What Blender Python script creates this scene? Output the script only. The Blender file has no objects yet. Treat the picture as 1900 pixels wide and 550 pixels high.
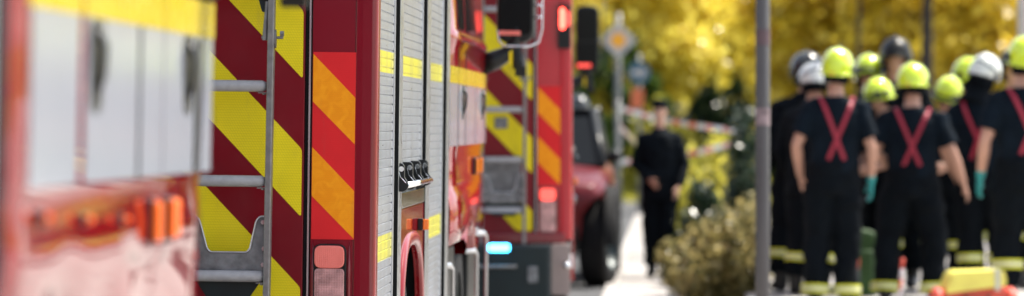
import bpy, math, random
import numpy as np
from mathutils import Vector, Matrix, noise

random.seed(7)
rng = np.random.default_rng(7)
SC = bpy.context.scene
COL = SC.collection
F = 7125.0            # focal length in photo pixels (135 mm on a 36 mm wide frame, 1900 px)
HX, HY = 1250.0, 230.0
CH = 1.47             # camera height
R = math.radians


def at(px, py, d):
    """world point seen at photo pixel (px, py) at distance d along the road"""
    return Vector(((px - HX) / F * d, d, CH + (HY - py) / F * d))


# ------------------------------------------------------------------ materials
MATS = {}


def mat(name, col, rough=0.5, metal=0.0, coat=0.0, var=0.12, nscale=6.0, bump=0.0, bscale=60.0,
        trans=0.0, emit=None, estr=0.0, rvar=0.1, spec=0.5, scale3=None, voro=None, subs=0.0):
    if name in MATS:
        return MATS[name]
    m = bpy.data.materials.new(name)
    m.use_nodes = True
    nt = m.node_tree
    N, L = nt.nodes, nt.links
    b = N["Principled BSDF"]
    tc = N.new("ShaderNodeTexCoord")
    mp = N.new("ShaderNodeMapping")
    L.new(tc.outputs["Object"], mp.inputs[0])
    if scale3:
        mp.inputs["Scale"].default_value = scale3
    nz = N.new("ShaderNodeTexNoise")
    nz.inputs["Scale"].default_value = nscale
    nz.inputs["Detail"].default_value = 5
    L.new(mp.outputs[0], nz.inputs["Vector"])
    mx = N.new("ShaderNodeMix")
    mx.data_type = 'RGBA'
    mx.inputs["A"].default_value = tuple(max(0, c * (1 - var * 2)) for c in col) + (1,)
    mx.inputs["B"].default_value = tuple(min(1, c * (1 + var * 2)) for c in col) + (1,)
    L.new(nz.outputs["Fac"], mx.inputs["Factor"])
    L.new(mx.outputs["Result"], b.inputs["Base Color"])
    mr = N.new("ShaderNodeMapRange")
    mr.inputs["To Min"].default_value = max(0.02, rough - rvar)
    mr.inputs["To Max"].default_value = min(1, rough + rvar)
    nz2 = N.new("ShaderNodeTexNoise")
    nz2.inputs["Scale"].default_value = nscale * 2.7
    L.new(mp.outputs[0], nz2.inputs["Vector"])
    L.new(nz2.outputs["Fac"], mr.inputs["Value"])
    L.new(mr.outputs[0], b.inputs["Roughness"])
    b.inputs["Metallic"].default_value = metal
    b.inputs["Coat Weight"].default_value = coat
    b.inputs["Coat Roughness"].default_value = 0.06
    b.inputs["Specular IOR Level"].default_value = spec
    if trans:
        b.inputs["Transmission Weight"].default_value = trans
    if emit:
        b.inputs["Emission Color"].default_value = tuple(emit) + (1,)
        b.inputs["Emission Strength"].default_value = estr
    if bump or voro:
        bp = N.new("ShaderNodeBump")
        bp.inputs["Strength"].default_value = bump if bump else 0.3
        bp.inputs["Distance"].default_value = 0.004
        if voro:
            v = N.new("ShaderNodeTexVoronoi")
            v.inputs["Scale"].default_value = voro
            v.inputs["Randomness"].default_value = 0.0
            L.new(tc.outputs["Object"], v.inputs["Vector"])
            L.new(v.outputs["Distance"], bp.inputs["Height"])
        else:
            n3 = N.new("ShaderNodeTexNoise")
            n3.inputs["Scale"].default_value = bscale
            L.new(mp.outputs[0], n3.inputs["Vector"])
            L.new(n3.outputs["Fac"], bp.inputs["Height"])
        L.new(bp.outputs[0], b.inputs["Normal"])
    m["bsdf"] = b.name
    MATS[name] = m
    return m


def film(name, col, cell=0.0085, depth=0.24, blotch=None):
    """retro-reflective sheeting: honeycomb cells, slight printed variation"""
    m = mat(name, col, 0.45, var=0.07, nscale=9, rvar=0.08, spec=0.25)
    nt = m.node_tree
    N, L = nt.nodes, nt.links
    b = N["Principled BSDF"]
    tc = N.new("ShaderNodeTexCoord")
    sx = N.new("ShaderNodeSeparateXYZ")
    L.new(tc.outputs["Object"], sx.inputs[0])
    cx = N.new("ShaderNodeCombineXYZ")
    ad = N.new("ShaderNodeMath")
    ad.operation = 'ADD'
    L.new(sx.outputs[0], ad.inputs[0])
    L.new(sx.outputs[1], ad.inputs[1])
    # skewed lattice gives a hexagonal cell layout
    ml = N.new("ShaderNodeMath")
    ml.operation = 'MULTIPLY'
    ml.inputs[1].default_value = 0.577
    L.new(sx.outputs[2], ml.inputs[0])
    a2 = N.new("ShaderNodeMath")
    a2.operation = 'ADD'
    L.new(ad.outputs[0], a2.inputs[0])
    L.new(ml.outputs[0], a2.inputs[1])
    L.new(a2.outputs[0], cx.inputs[0])
    L.new(sx.outputs[2], cx.inputs[1])
    v = N.new("ShaderNodeTexVoronoi")
    v.feature = 'DISTANCE_TO_EDGE'
    v.inputs["Scale"].default_value = 1 / cell
    v.inputs["Randomness"].default_value = 0.12
    L.new(cx.outputs[0], v.inputs["Vector"])
    rp = N.new("ShaderNodeMapRange")
    rp.inputs["From Max"].default_value = 0.14
    rp.inputs["To Min"].default_value = 1 - depth
    rp.inputs["To Max"].default_value = 1.0
    L.new(v.outputs["Distance"], rp.inputs["Value"])
    old = b.inputs["Base Color"].links[0].from_socket
    mx = N.new("ShaderNodeMix")
    mx.data_type = 'RGBA'
    mx.blend_type = 'MULTIPLY'
    mx.inputs["Factor"].default_value = 1
    L.new(old, mx.inputs["A"])
    L.new(rp.outputs[0], mx.inputs["B"])
    out = mx.outputs["Result"]
    if blotch:
        n = N.new("ShaderNodeTexNoise")
        n.inputs["Scale"].default_value = 26
        n.inputs["Detail"].default_value = 6
        n.inputs["Distortion"].default_value = 1.2
        L.new(tc.outputs["Object"], n.inputs["Vector"])
        r2 = N.new("ShaderNodeMapRange")
        r2.inputs["From Min"].default_value = 0.42
        r2.inputs["From Max"].default_value = 0.75
        L.new(n.outputs["Fac"], r2.inputs["Value"])
        m2 = N.new("ShaderNodeMix")
        m2.data_type = 'RGBA'
        L.new(r2.outputs[0], m2.inputs["Factor"])
        L.new(out, m2.inputs["A"])
        m2.inputs["B"].default_value = blotch + (1,)
        out = m2.outputs["Result"]
    gn = N.new("ShaderNodeTexNoise")
    gn.inputs["Scale"].default_value = 3.2
    gn.inputs["Detail"].default_value = 9
    gn.inputs["Roughness"].default_value = .68
    gm = N.new("ShaderNodeMapping")
    gm.inputs["Scale"].default_value = (3, 3, .55)
    L.new(tc.outputs["Object"], gm.inputs[0])
    L.new(gm.outputs[0], gn.inputs["Vector"])
    gr = N.new("ShaderNodeMapRange")
    gr.inputs["From Min"].default_value = .56
    gr.inputs["From Max"].default_value = .78
    gr.inputs["To Max"].default_value = .38
    L.new(gn.outputs["Fac"], gr.inputs["Value"])
    g3 = N.new("ShaderNodeMix")
    g3.data_type = 'RGBA'
    L.new(gr.outputs[0], g3.inputs["Factor"])
    L.new(out, g3.inputs["A"])
    g3.inputs["B"].default_value = (.16, .13, .10, 1)
    L.new(g3.outputs["Result"], b.inputs["Base Color"])
    return m


def banded(name, base, bands, rough=0.35, metal=0.0, coat=0.3):
    """material whose own colour changes in applied stripes at fixed heights of the object"""
    m = mat(name, base, rough, metal, coat, var=0.05, nscale=3, scale3=(1, 1, 14))
    nt = m.node_tree
    N, L = nt.nodes, nt.links
    b = N["Principled BSDF"]
    tc = N.new("ShaderNodeTexCoord")
    sx = N.new("ShaderNodeSeparateXYZ")
    L.new(tc.outputs["Object"], sx.inputs[0])
    sock = b.inputs["Base Color"].links[0].from_socket
    for (z0, z1, c) in bands:
        g = N.new("ShaderNodeMath"); g.operation = 'GREATER_THAN'; g.inputs[1].default_value = z0
        l = N.new("ShaderNodeMath"); l.operation = 'LESS_THAN'; l.inputs[1].default_value = z1
        mu = N.new("ShaderNodeMath"); mu.operation = 'MULTIPLY'
        L.new(sx.outputs[2], g.inputs[0]); L.new(sx.outputs[2], l.inputs[0])
        L.new(g.outputs[0], mu.inputs[0]); L.new(l.outputs[0], mu.inputs[1])
        mx = N.new("ShaderNodeMix"); mx.data_type = 'RGBA'
        L.new(mu.outputs[0], mx.inputs["Factor"])
        L.new(sock, mx.inputs["A"])
        mx.inputs["B"].default_value = tuple(c) + (1,)
        sock = mx.outputs["Result"]
        if metal:
            pass
    gn = N.new("ShaderNodeTexNoise")
    gn.inputs["Scale"].default_value = 2.6
    gn.inputs["Detail"].default_value = 8
    gm = N.new("ShaderNodeMapping")
    gm.inputs["Scale"].default_value = (1, 2.2, .8)
    L.new(tc.outputs["Object"], gm.inputs[0])
    L.new(gm.outputs[0], gn.inputs["Vector"])
    gr = N.new("ShaderNodeMapRange")
    gr.inputs["From Min"].default_value = .45
    gr.inputs["From Max"].default_value = .75
    gr.inputs["To Max"].default_value = .6
    L.new(gn.outputs["Fac"], gr.inputs["Value"])
    g3 = N.new("ShaderNodeMix")
    g3.data_type = 'RGBA'
    L.new(gr.outputs[0], g3.inputs["Factor"])
    L.new(sock, g3.inputs["A"])
    g3.inputs["B"].default_value = (.20, .19, .18, 1)
    L.new(g3.outputs["Result"], b.inputs["Base Color"])
    return m


YEL = (0.84, 0.68, 0.012)
M_red = mat("red_paint", (0.20, 0.003, 0.013), 0.25, coat=0.45, var=0.06, nscale=2.0, rvar=0.05)
M_redside = mat("red_paint_cab", (0.20, 0.002, 0.006), 0.045, var=0.05, nscale=2.0, rvar=0.015, spec=.42)
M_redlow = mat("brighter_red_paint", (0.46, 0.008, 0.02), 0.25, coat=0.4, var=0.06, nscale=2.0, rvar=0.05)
M_redpanel = mat("red_panel_paint", (0.18, 0.002, 0.009), 0.34, coat=0.0, spec=.35, var=0.12, nscale=5.0, bump=0.05, bscale=9)
M_yel = film("yellow_film", YEL)
M_org = film("orange_film", (1.0, 0.30, 0.002), 0.006, 0.1, blotch=(1.0, 0.38, 0.008))
M_rfilm = film("red_film", (0.72, 0.018, 0.022), 0.006, 0.1)
M_white = mat("white_film", (0.35, 0.375, 0.43), 0.12, coat=0, rvar=.03, var=0.03)
M_shut = banded("shutter_alu", (0.31, 0.335, 0.38), [(1.643, 1.716, (0.72, 0.68, 0.05)), (1.008, 1.094, (0.70, 0.67, 0.06))], rough=0.32, metal=0.35)
M_black = mat("black_plastic", (0.006, 0.007, 0.008), 0.35, spec=.3, var=0.2)
M_rubber = mat("black_rubber", (0.004, 0.0045, 0.005), 0.7, spec=.2, var=0.3, bump=0.15, bscale=40)
M_chrome = mat("polished_metal", (0.72, 0.74, 0.77), 0.12, metal=1.0, var=0.04, rvar=0.06)
M_alu = mat("brushed_aluminium", (0.55, 0.56, 0.58), 0.35, metal=1.0, var=0.1, nscale=18, scale3=(1, 1, 0.1))
M_galv = mat("galvanised_steel", (0.20, 0.212, 0.22), 0.5, metal=0.75, var=0.42, nscale=26, rvar=0.2, bump=0.2, bscale=60)
M_rail = mat("ladder_metal", (0.22, 0.215, 0.21), 0.48, metal=0.7, var=0.25, nscale=30, rvar=0.15, bump=0.15, bscale=90)
M_rung = mat("rung_pad", (0.34, 0.335, 0.345), 0.6, var=0.14, nscale=40, bump=0.2, bscale=200)
M_teal = mat("dark_green_metal", (0.006, 0.017, 0.019), 0.4, metal=0.3, var=0.2)
M_glass = mat("cab_glass", (0.006, 0.008, 0.010), 0.08, coat=0.0, spec=0.35, var=0.1, rvar=0.02)
M_lampr = mat("red_lamp_lens", (0.95, 0.20, 0.16), 0.18, coat=0.8, var=0.1, nscale=20, voro=160, bump=0.4)
M_lampc = mat("clear_lamp_lens", (0.50, 0.20, 0.19), 0.14, coat=0.8, var=0.75, nscale=26, voro=120, bump=0.6)
M_amber = mat("amber_lens", (0.95, 0.22, 0.01), 0.15, coat=0.8, var=0.1)
M_amblit = mat("amber_lit_lens_or_glint", (0.85, 0.12, 0.004), 0.2, emit=(1, 0.15, 0.005), estr=.12)
M_redlit = mat("red_lamp_lit", (0.9, 0.05, 0.03), 0.2, emit=(1, 0.06, 0.04), estr=6)
M_redglow = mat("red_lens_glowing", (0.9, 0.1, 0.08), 0.2, emit=(1, 0.08, 0.06), estr=0.9)
M_blue = mat("blue_lamp_lit", (0.1, 0.6, 1.0), 0.2, emit=(0.05, 0.50, 1.0), estr=8)
M_tyre = mat("tyre_rubber", (0.006, 0.006, 0.0065), 0.8, var=0.3, spec=0.2)
M_dark = mat("dark_chassis", (0.013, 0.022, 0.026), 0.45, var=0.3)


# ------------------------------------------------------------------ mesh helpers
def signed_area(p):
    return 0.5 * sum(p[i][0] * p[(i + 1) % len(p)][1] - p[(i + 1) % len(p)][0] * p[i][1] for i in range(len(p)))


def round_poly(p, r, seg=4):
    out, n = [], len(p)
    for i in range(n):
        a, b, c = Vector(p[i - 1]), Vector(p[i]), Vector(p[(i + 1) % n])
        d1, d2 = (a - b), (c - b)
        rr = min(r, d1.length * 0.45, d2.length * 0.45)
        if rr < 1e-5:
            out.append(tuple(b)); continue
        q1, q2 = b + d1.normalized() * rr, b + d2.normalized() * rr
        for k in range(seg + 1):
            t = k / seg
            out.append(tuple(q1 * (1 - t) ** 2 + b * 2 * t * (1 - t) + q2 * t * t))
    return out


def clip_poly(p, axis, val, keep_less):
    out = []
    for i in range(len(p)):
        a, b = p[i], p[(i + 1) % len(p)]
        ia = (a[axis] <= val) if keep_less else (a[axis] >= val)
        ib = (b[axis] <= val) if keep_less else (b[axis] >= val)
        if ia:
            out.append(a)
        if ia != ib:
            t = (val - a[axis]) / (b[axis] - a[axis])
            out.append((a[0] + t * (b[0] - a[0]), a[1] + t * (b[1] - a[1])))
    return out


class MB:
    def __init__(s):
        s.v, s.f = [], []

    def add(s, v, f):
        o = len(s.v)
        s.v += [tuple(q) for q in v]
        s.f += [tuple(o + i for i in g) for g in f]
        return s

    def box(s, x0, x1, y0, y1, z0, z1):
        v = [(x, y, z) for z in (z0, z1) for y in (y0, y1) for x in (x0, x1)]
        return s.add(v, [(0, 2, 3, 1), (4, 5, 7, 6), (0, 1, 5, 4), (2, 6, 7, 3), (0, 4, 6, 2), (1, 3, 7, 5)])

    def prism(s, poly, plane, a, b):
        """poly: 2-D outline; plane 'xz' extruded in y, 'yz' in x, 'xy' in z, from a to b"""
        if signed_area(poly) < 0:
            poly = poly[::-1]
        n = len(poly)
        mk = {'xz': lambda p, t: (p[0], t, p[1]), 'yz': lambda p, t: (t, p[0], p[1]), 'xy': lambda p, t: (p[0], p[1], t)}[plane]
        v = [mk(p, a) for p in poly] + [mk(p, b) for p in poly]
        f = [tuple(range(n))[::-1], tuple(range(n, 2 * n))] + [(i, (i + 1) % n, n + (i + 1) % n, n + i) for i in range(n)]
        if plane == 'xz':
            f = [g[::-1] for g in f]
        if b < a:
            f = [g[::-1] for g in f]
        return s.add(v, f)

    def tube(s, pts, rad, seg=14, ref=None, cap=True):
        pts = [Vector(p) for p in pts]
        n = len(pts)
        if not isinstance(rad, (list, tuple)):
            rad = [rad] * n
        rad = [r if isinstance(r, (list, tuple)) else (r, r) for r in rad]
        v, f = [], []
        pa = None
        for i, p in enumerate(pts):
            t = (pts[min(i + 1, n - 1)] - pts[max(i - 1, 0)]).normalized()
            if pa is None:
                a0 = Vector(ref) if ref else (Vector((1, 0, 0)) if abs(t.x) < 0.9 else Vector((0, 1, 0)))
            else:
                a0 = pa
            a = (a0 - t * a0.dot(t)).normalized()
            pa = a
            b = t.cross(a)
            for k in range(seg):
                an = 2 * math.pi * k / seg
                v.append(p + a * rad[i][0] * math.cos(an) + b * rad[i][1] * math.sin(an))
        for i in range(n - 1):
            for k in range(seg):
                k2 = (k + 1) % seg
                f.append((i * seg + k, i * seg + k2, (i + 1) * seg + k2, (i + 1) * seg + k))
        if cap:
            f.append(tuple(range(seg))[::-1])
            f.append(tuple((n - 1) * seg + k for k in range(seg)))
        return s.add(v, f)

    def ball(s, c, r, seg=16, rings=10, mtx=None, zmin=-1.0):
        r = r if isinstance(r, (list, tuple)) else (r, r, r)
        v, f = [], []
        c = Vector(c)
        for i in range(rings + 1):
            ph = -math.pi / 2 + math.pi * i / rings
            for k in range(seg):
                an = 2 * math.pi * k / seg
                q = Vector((r[0] * math.cos(ph) * math.cos(an), r[1] * math.cos(ph) * math.sin(an), r[2] * max(zmin, math.sin(ph))))
                if mtx:
                    q = mtx @ q
                v.append(c + q)
        for i in range(rings):
            for k in range(seg):
                k2 = (k + 1) % seg
                f.append((i * seg + k, i * seg + k2, (i + 1) * seg + k2, (i + 1) * seg + k))
        return s.add(v, f)

    def xform(s, m):
        s.v = [tuple(m @ Vector(q)) for q in s.v]
        return s

    def build(s, name, m, parent=None, smooth=False, bevel=0.0, remesh=0.0, sm_it=3, disp=0.0, dscale=9.0):
        me = bpy.data.meshes.new(name)
        me.from_pydata(s.v, [], s.f)
        me.validate()
        me.update()
        o = bpy.data.objects.new(name, me)
        COL.objects.link(o)
        me.materials.append(m)
        if remesh:
            md = o.modifiers.new("r", 'REMESH')
            md.mode = 'VOXEL'
            md.voxel_size = remesh
            ms = o.modifiers.new("s", 'SMOOTH')
            ms.factor = 0.6
            ms.iterations = sm_it
            dg = bpy.context.evaluated_depsgraph_get()
            nm = bpy.data.meshes.new_from_object(o.evaluated_get(dg))
            o.modifiers.clear()
            o.data = nm
            bpy.data.meshes.remove(me)
            me = nm
            me.name = name
            if disp:
                nn = len(me.vertices)
                co = np.empty(nn * 3); no = np.empty(nn * 3)
                me.vertices.foreach_get("co", co)
                me.vertices.foreach_get("normal", no)
                co = co.reshape(-1, 3); no = no.reshape(-1, 3)
                ds = np.array([noise.noise(Vector((c[0] * dscale + 3, c[1] * dscale, c[2] * dscale * 1.6))) for c in co])
                co += no * (ds * disp)[:, None]
                me.vertices.foreach_set("co", co.ravel())
            if not me.materials:
                me.materials.append(m)
        if smooth or remesh:
            for p in me.polygons:
                p.use_smooth = True
        if bevel:
            bv = o.modifiers.new("bevel", 'BEVEL')
            bv.width = bevel
            bv.segments = 2
            bv.limit_method = 'ANGLE'
        if parent is not None:
            o.parent = parent
        return o


def tag(o, label=None, cat=None, group=None, kind=None):
    if label: o["label"] = label
    if cat: o["category"] = cat
    if group: o["group"] = group
    if kind: o["kind"] = kind
    return o


def empty(name, loc, label, cat, group=None, rz=0.0):
    o = bpy.data.objects.new(name, None)
    COL.objects.link(o)
    o.location = loc
    o.rotation_euler = (0, 0, rz)
    o.empty_display_size = 0.2
    return tag(o, label, cat, group)


# ------------------------------------------------------------------ fire engine
def wheel(parent, x_out, yc, zc, r, w, sign=1):
    t = MB()
    prof = [(0, r * 0.62), (0.0, r * 0.9), (-0.02, r * 0.985), (-0.05, r), (-(w - .05), r), (-(w - .02), r * 0.985), (-w, r * 0.9), (-w, r * 0.55)]
    seg = 36
    v, f = [], []
    for (dx, rr) in prof:
        for k in range(seg):
            a = 2 * math.pi * k / seg
            v.append((x_out + sign * dx, yc + rr * math.cos(a), zc + rr * math.sin(a)))
    for i in range(len(prof) - 1):
        for k in range(seg):
            k2 = (k + 1) % seg
            f.append((i * seg + k, i * seg + k2, (i + 1) * seg + k2, (i + 1) * seg + k))
    t.add(v, f)
    wl = t.build("wheel", M_tyre, parent, smooth=True)
    rim = MB()
    prof = [(-0.01, r * 0.62), (-0.05, r * 0.56), (-0.10, r * 0.5), (-0.12, r * 0.3), (-0.04, r * 0.26), (-0.03, 0.001)]
    v, f = [], []
    for (dx, rr) in prof:
        for k in range(seg):
            a = 2 * math.pi * k / seg
            v.append((x_out + sign * dx, yc + rr * math.cos(a), zc + rr * math.sin(a)))
    for i in range(len(prof) - 1):
        for k in range(seg):
            k2 = (k + 1) % seg
            f.append((i * seg + k, i * seg + k2, (i + 1) * seg + k2, (i + 1) * seg + k))
    rim.add(v, f)
    for k in range(10):
        a = 2 * math.pi * k / 10
        y, z = yc + r * 0.36 * math.cos(a), zc + r * 0.36 * math.sin(a)
        rim.tube([(x_out - sign * 0.12, y, z), (x_out - sign * 0.08, y, z)], 0.014, 6)
    rim.build("rim", M_teal, wl, smooth=False)
    return wl


def shutter(parent, y0, y1, z0, z1, side=1):
    """roller shutter: curved slats stacked over each other"""
    mb = MB()
    xs = -0.014 if side > 0 else -2.486
    sg = 1 if side > 0 else -1
    z = z0
    p = 0.031
    prof = []
    while z < z1 - 0.001:
        prof += [(0.0, z), (0.0012, z + 0.0015), (0.0014, z + p * 0.5), (0.0012, z + p - 0.0045), (-0.0022, z + p - 0.0035), (-0.0022, z + p - 0.0006)]
        z += p
    v = []
    for (dx, zz) in prof:
        v += [(xs + sg * dx, y0, zz), (xs + sg * dx, y1, zz)]
    f = []
    for i in range(len(prof) - 1):
        f.append((2 * i, 2 * i + 1, 2 * i + 3, 2 * i + 2) if sg > 0 else (2 * i, 2 * i + 2, 2 * i + 3, 2 * i + 1))
    mb.add(v, f)
    s = mb.build("roller_shutter", M_shut, parent)
    return s


def section(front_in, zb, bulge=1.0, dzb=0.0, wave=1.0):
    """half outline (x inward negative, z) of the cab from the sill up to the roof middle"""
    pr = [(-0.03, zb), (0.018 * bulge, max(zb + .02, 0.93)), (0.024 * bulge, 1.02), (0.024 * bulge, 1.10 + dzb), (0.016 * bulge, 1.155 + dzb), (0.0, 1.185 + dzb),
          (-0.004, 1.20 + dzb), (-0.005, 1.24 + dzb), (-0.004, 1.345), (0.0, 1.36), (0.0, 1.62), (0.0, 1.80), (0.010, 1.835), (0.014, 1.855), (0.004, 1.875),
          (-0.008, 1.89), (-0.03, 2.3), (-0.06, 2.62), (-0.09, 2.80), (-0.14, 2.92), (-0.26, 3.0), (-0.6, 3.04), (-1.25, 3.05)]
    if dzb:
        pr[:8] = [(x * wave, z) for x, z in ((-0.060, zb), (-0.045, 1.0), (-0.031, 1.10), (-0.019, 1.16), (-0.009, 1.20), (-0.003, 1.232), (-0.0003, 1.25 + .03 * (wave - 1)), (0.0, 1.29))]
    out = []
    for (x, z) in pr:
        x = x - front_in
        out.append((max(-1.25, x), z))
    return out


def fire_engine(loc, roll, yaw, label, p):
    root = empty("fire_engine", loc, label, "fire engine", "red fire engines parked in line along the kerb", rz=yaw)
    root.rotation_euler = (0, roll, yaw)
    W = 2.5
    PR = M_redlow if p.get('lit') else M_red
    cy0 = p.get('cab0', 3.95)
    # superstructure core and side frame
    mb = MB()
    mb.box(-W + .03, -.03, .03, cy0 - .06, 1.2, 3.10)
    mb.box(-W + .03, -.03, .03, 1.02, .62, 1.2)
    mb.box(-W + .03, -.03, 2.44, cy0 - .06, .45, 1.2)
    mb.box(-W + .50, -.50, 1.02, 2.44, .62, 1.2)
    mb.build("body", M_dark, root)
    mb = MB()
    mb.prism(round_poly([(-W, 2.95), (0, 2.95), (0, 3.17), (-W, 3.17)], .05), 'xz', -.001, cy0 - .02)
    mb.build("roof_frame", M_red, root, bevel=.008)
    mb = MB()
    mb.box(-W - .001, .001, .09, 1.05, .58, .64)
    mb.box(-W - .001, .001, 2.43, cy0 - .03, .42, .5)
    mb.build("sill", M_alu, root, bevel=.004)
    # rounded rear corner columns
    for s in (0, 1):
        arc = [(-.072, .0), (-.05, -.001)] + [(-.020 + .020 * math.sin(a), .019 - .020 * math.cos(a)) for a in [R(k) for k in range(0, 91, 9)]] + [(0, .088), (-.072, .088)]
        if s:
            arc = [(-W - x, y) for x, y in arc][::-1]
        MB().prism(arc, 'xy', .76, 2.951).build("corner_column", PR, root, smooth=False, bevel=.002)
    # rear corner panels with warning board and lamps
    for s in (0, 1):
        fx = (lambda x: x) if not s else (lambda x: -W - x)
        def rng2(a, b): return (min(fx(a), fx(b)), max(fx(a), fx(b)))
        x0, x1 = rng2(-.214, -.073)
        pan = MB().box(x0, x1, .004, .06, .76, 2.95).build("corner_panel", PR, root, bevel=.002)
        # fold lines of the pressed panel either side of the lamp
        mb = MB()
        for (a, b) in ((-.208, -.200), (-.090, -.082)):
            q0, q1 = rng2(a, b)
            mb.tube([((q0 + q1) / 2, .004, 1.085), ((q0 + q1) / 2, .0, 1.0), ((q0 + q1) / 2, .0, .86), ((q0 + q1) / 2, .004, .79)], [(.001, .001), (.006, .010), (.006, .010), (.001, .001)], 10)
        mb.build("pressed_rib", M_red, pan, smooth=True)
        bx0, bx1 = rng2(-.2105, -.0715)
        bd = MB().prism([(bx0, 1.092), (bx1, 1.092), (bx1, 1.7016), (bx0, 1.7016)], 'xz', -.0005, .004).build("warning_board", M_rfilm, root)
        mb = MB()
        for (za, zb) in ((1.695, 1.540), (1.391, 1.233), (1.087, .929)):
            q = [(-.2105, zb), (-.2105, za), (-.0725, za - .141), (-.0725, zb - .138)]
            q = [(fx(a), b) for a, b in q]
            q = clip_poly(q, 1, 1.0925, False)
            if len(q) > 2:
                mb.prism(q, 'xz', -.0017, -.0006)
        mb.build("orange_stripes", M_org, bd)
        # tail lamp
        lx0, lx1 = rng2(-.2030, -.0955)
        base = round_poly([(lx0, .80), (lx1, .80), (lx1, 1.077), (lx0, 1.077)], .028, 6)
        lamp = MB().prism(base, 'xz', -.010, .006).build("tail_lamp", M_black, root, bevel=.003)
        i0, i1 = lx0 + .005, lx1 - .005
        lit = p.get('lit')
        up = round_poly([(i0, .9985), (i1, .9985), (i1, 1.072), (i0, 1.072)], .024, 6)
        up[0:5] = [(i0, .9985)] * 0 + up[0:5]
        MB().prism(up, 'xz', -.020, -.009).build("red_lens", M_redglow if lit else M_lampr, lamp, bevel=.003)
        lo = round_poly([(i0, .806), (i1, .806), (i1, .9975), (i0, .9975)], .014, 4)
        MB().prism(lo, 'xz', -.018, -.009).build("clear_lens", M_lampc, lamp, bevel=.003)
        # upper lamp unit
        ux0, ux1 = rng2(-.088, -.006)
        hs = MB().prism(round_poly([(ux0, 1.93), (ux1, 1.93), (ux1, 2.2), (ux0, 2.2)], .015), 'xz', -.05, .006).build("upper_lamp_housing", M_black, root, bevel=.004)
        mb = MB()
        mb.prism(round_poly([(ux0 + .014, 2.05), (ux0 + .044, 2.05), (ux0 + .044, 2.18), (ux0 + .014, 2.18)], .012), 'xz', -.056, -.051)
        mb.build("red_lens", M_redlit if lit else M_lampr, hs)
        MB().prism(round_poly([(ux0 + .05, 2.07), (ux0 + .075, 2.07), (ux0 + .075, 2.16), (ux0 + .05, 2.16)], .01), 'xz', -.056, -.051).build("amber_lens", M_redglow if lit else M_amber, hs)
        # rubber seam
        sx0, sx1 = rng2(-.236, -.2145)
        seam = MB().box(sx0, sx1, .012, .03, .80, 2.95).build("door_seal", M_rubber, root)
        c = fx(-.2215)
        MB().box(c - .0028, c + .0028, .003, .012, .80, 2.95).build("seal_trim", M_alu, seam)
    # rear door with chevrons
    door = MB().prism([(-W + .238, .80), (-.238, .80), (-.238, 2.93), (-W + .238, 2.93)], 'xz', .006, .05).build("rear_door", M_redpanel, root, bevel=.002)
    mb = MB()
    xr = -.2445
    for s in (0, 1):
        for k in range(-5, 6):
            zb, zt = 1.163 + .45 * k, 1.384 + .45 * k
            q = [(xr, zb), (xr, zt), (-1.249, zt + (xr + 1.249) * 1.045), (-1.249, zb + (xr + 1.249) * 1.045)]
            q = clip_poly(clip_poly(q, 1, .812, False), 1, 2.90, True)
            if len(q) > 2:
                q = round_poly(q, .012, 4)
                if s:
                    q = [(-W - a, b) for a, b in q]
                mb.prism(q, 'xz', .0045, .0059)
    mb.build("chevron_stripes", M_yel, door)
    # lower rear: red bumper strip and dark box
    MB().prism([(-W + .04, .735), (-.04, .735), (-.04, .80), (-W + .04, .80)], 'xz', -.03, .04).build("bumper_strip", M_red, root, bevel=.008)
    bxp = MB().box(-1.4, -.13, -.16, .30, .34, .733).build("rear_step_box", M_dark, root, bevel=.012)
    MB().box(-1.38, -.15, -.165, -.16, .36, .715).build("box_lid", M_teal, bxp, bevel=.004)
    MB().prism(round_poly([(-.128, .42), (-.012, .42), (-.012, .733), (-.128, .733)], .02), 'xz', -.08, .2).build("mudflap_panel", mat("pale_grey_panel", (.30, .24, .22), .5), root, bevel=.004)
    mb = MB()
    mb.tube([(-1.2, -.19, .60), (-1.18, -.20, .60), (-.36, -.20, .60), (-.34, -.19, .60)], .012, 8)
    mb.build("grab_bar", M_rail, bxp, smooth=True)
    for xx in (-.24, -1.30):
        MB().prism(round_poly([(xx - .03, .50), (xx + .03, .50), (xx + .03, .60), (xx - .03, .60)], .01), 'xz', -.18, -.164).build("latch", M_galv, bxp, bevel=.003)
    lm = MB().ball((-.03, -.10, .605), (.022, .02, .022)).build("reversing_lamp", M_chrome, root, smooth=True)
    if p.get('lit'):
        bl = MB().box(-.515, -.375, -.20, -.166, .69, .74).build("blue_light_housing", M_black, root, bevel=.006)
        MB().prism(round_poly([(-.510, .693), (-.380, .693), (-.380, .737), (-.510, .737)], .018), 'xz', -.215, -.201).build("blue_lens", M_blue, bl)
    if p.get('panel'):
        pl = MB().prism(round_poly([(-.60, .985), (-.315, .985), (-.315, 1.27), (-.60, 1.27)], .01), 'xz', -.02, .004).build("equipment_panel", M_galv, root, bevel=.004)
        mb = MB()
        for k in range(7):
            mb.box(-.585, -.33, -.024, -.0205, 1.01 + k * .036, 1.02 + k * .036)
        mb.build("panel_ribs", M_galv, pl)
        MB().prism(round_poly([(-.475, 1.44), (-.395, 1.44), (-.395, 1.51), (-.475, 1.51)], .008), 'xz', -.006, .004).build("door_latch", M_galv, root, bevel=.002)
    # ladder (rails, rungs, bracket plates)
    dz = p.get('ladder_dz', 0)
    lx = p.get('ladder_x', -.3385)
    lw = .262
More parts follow.
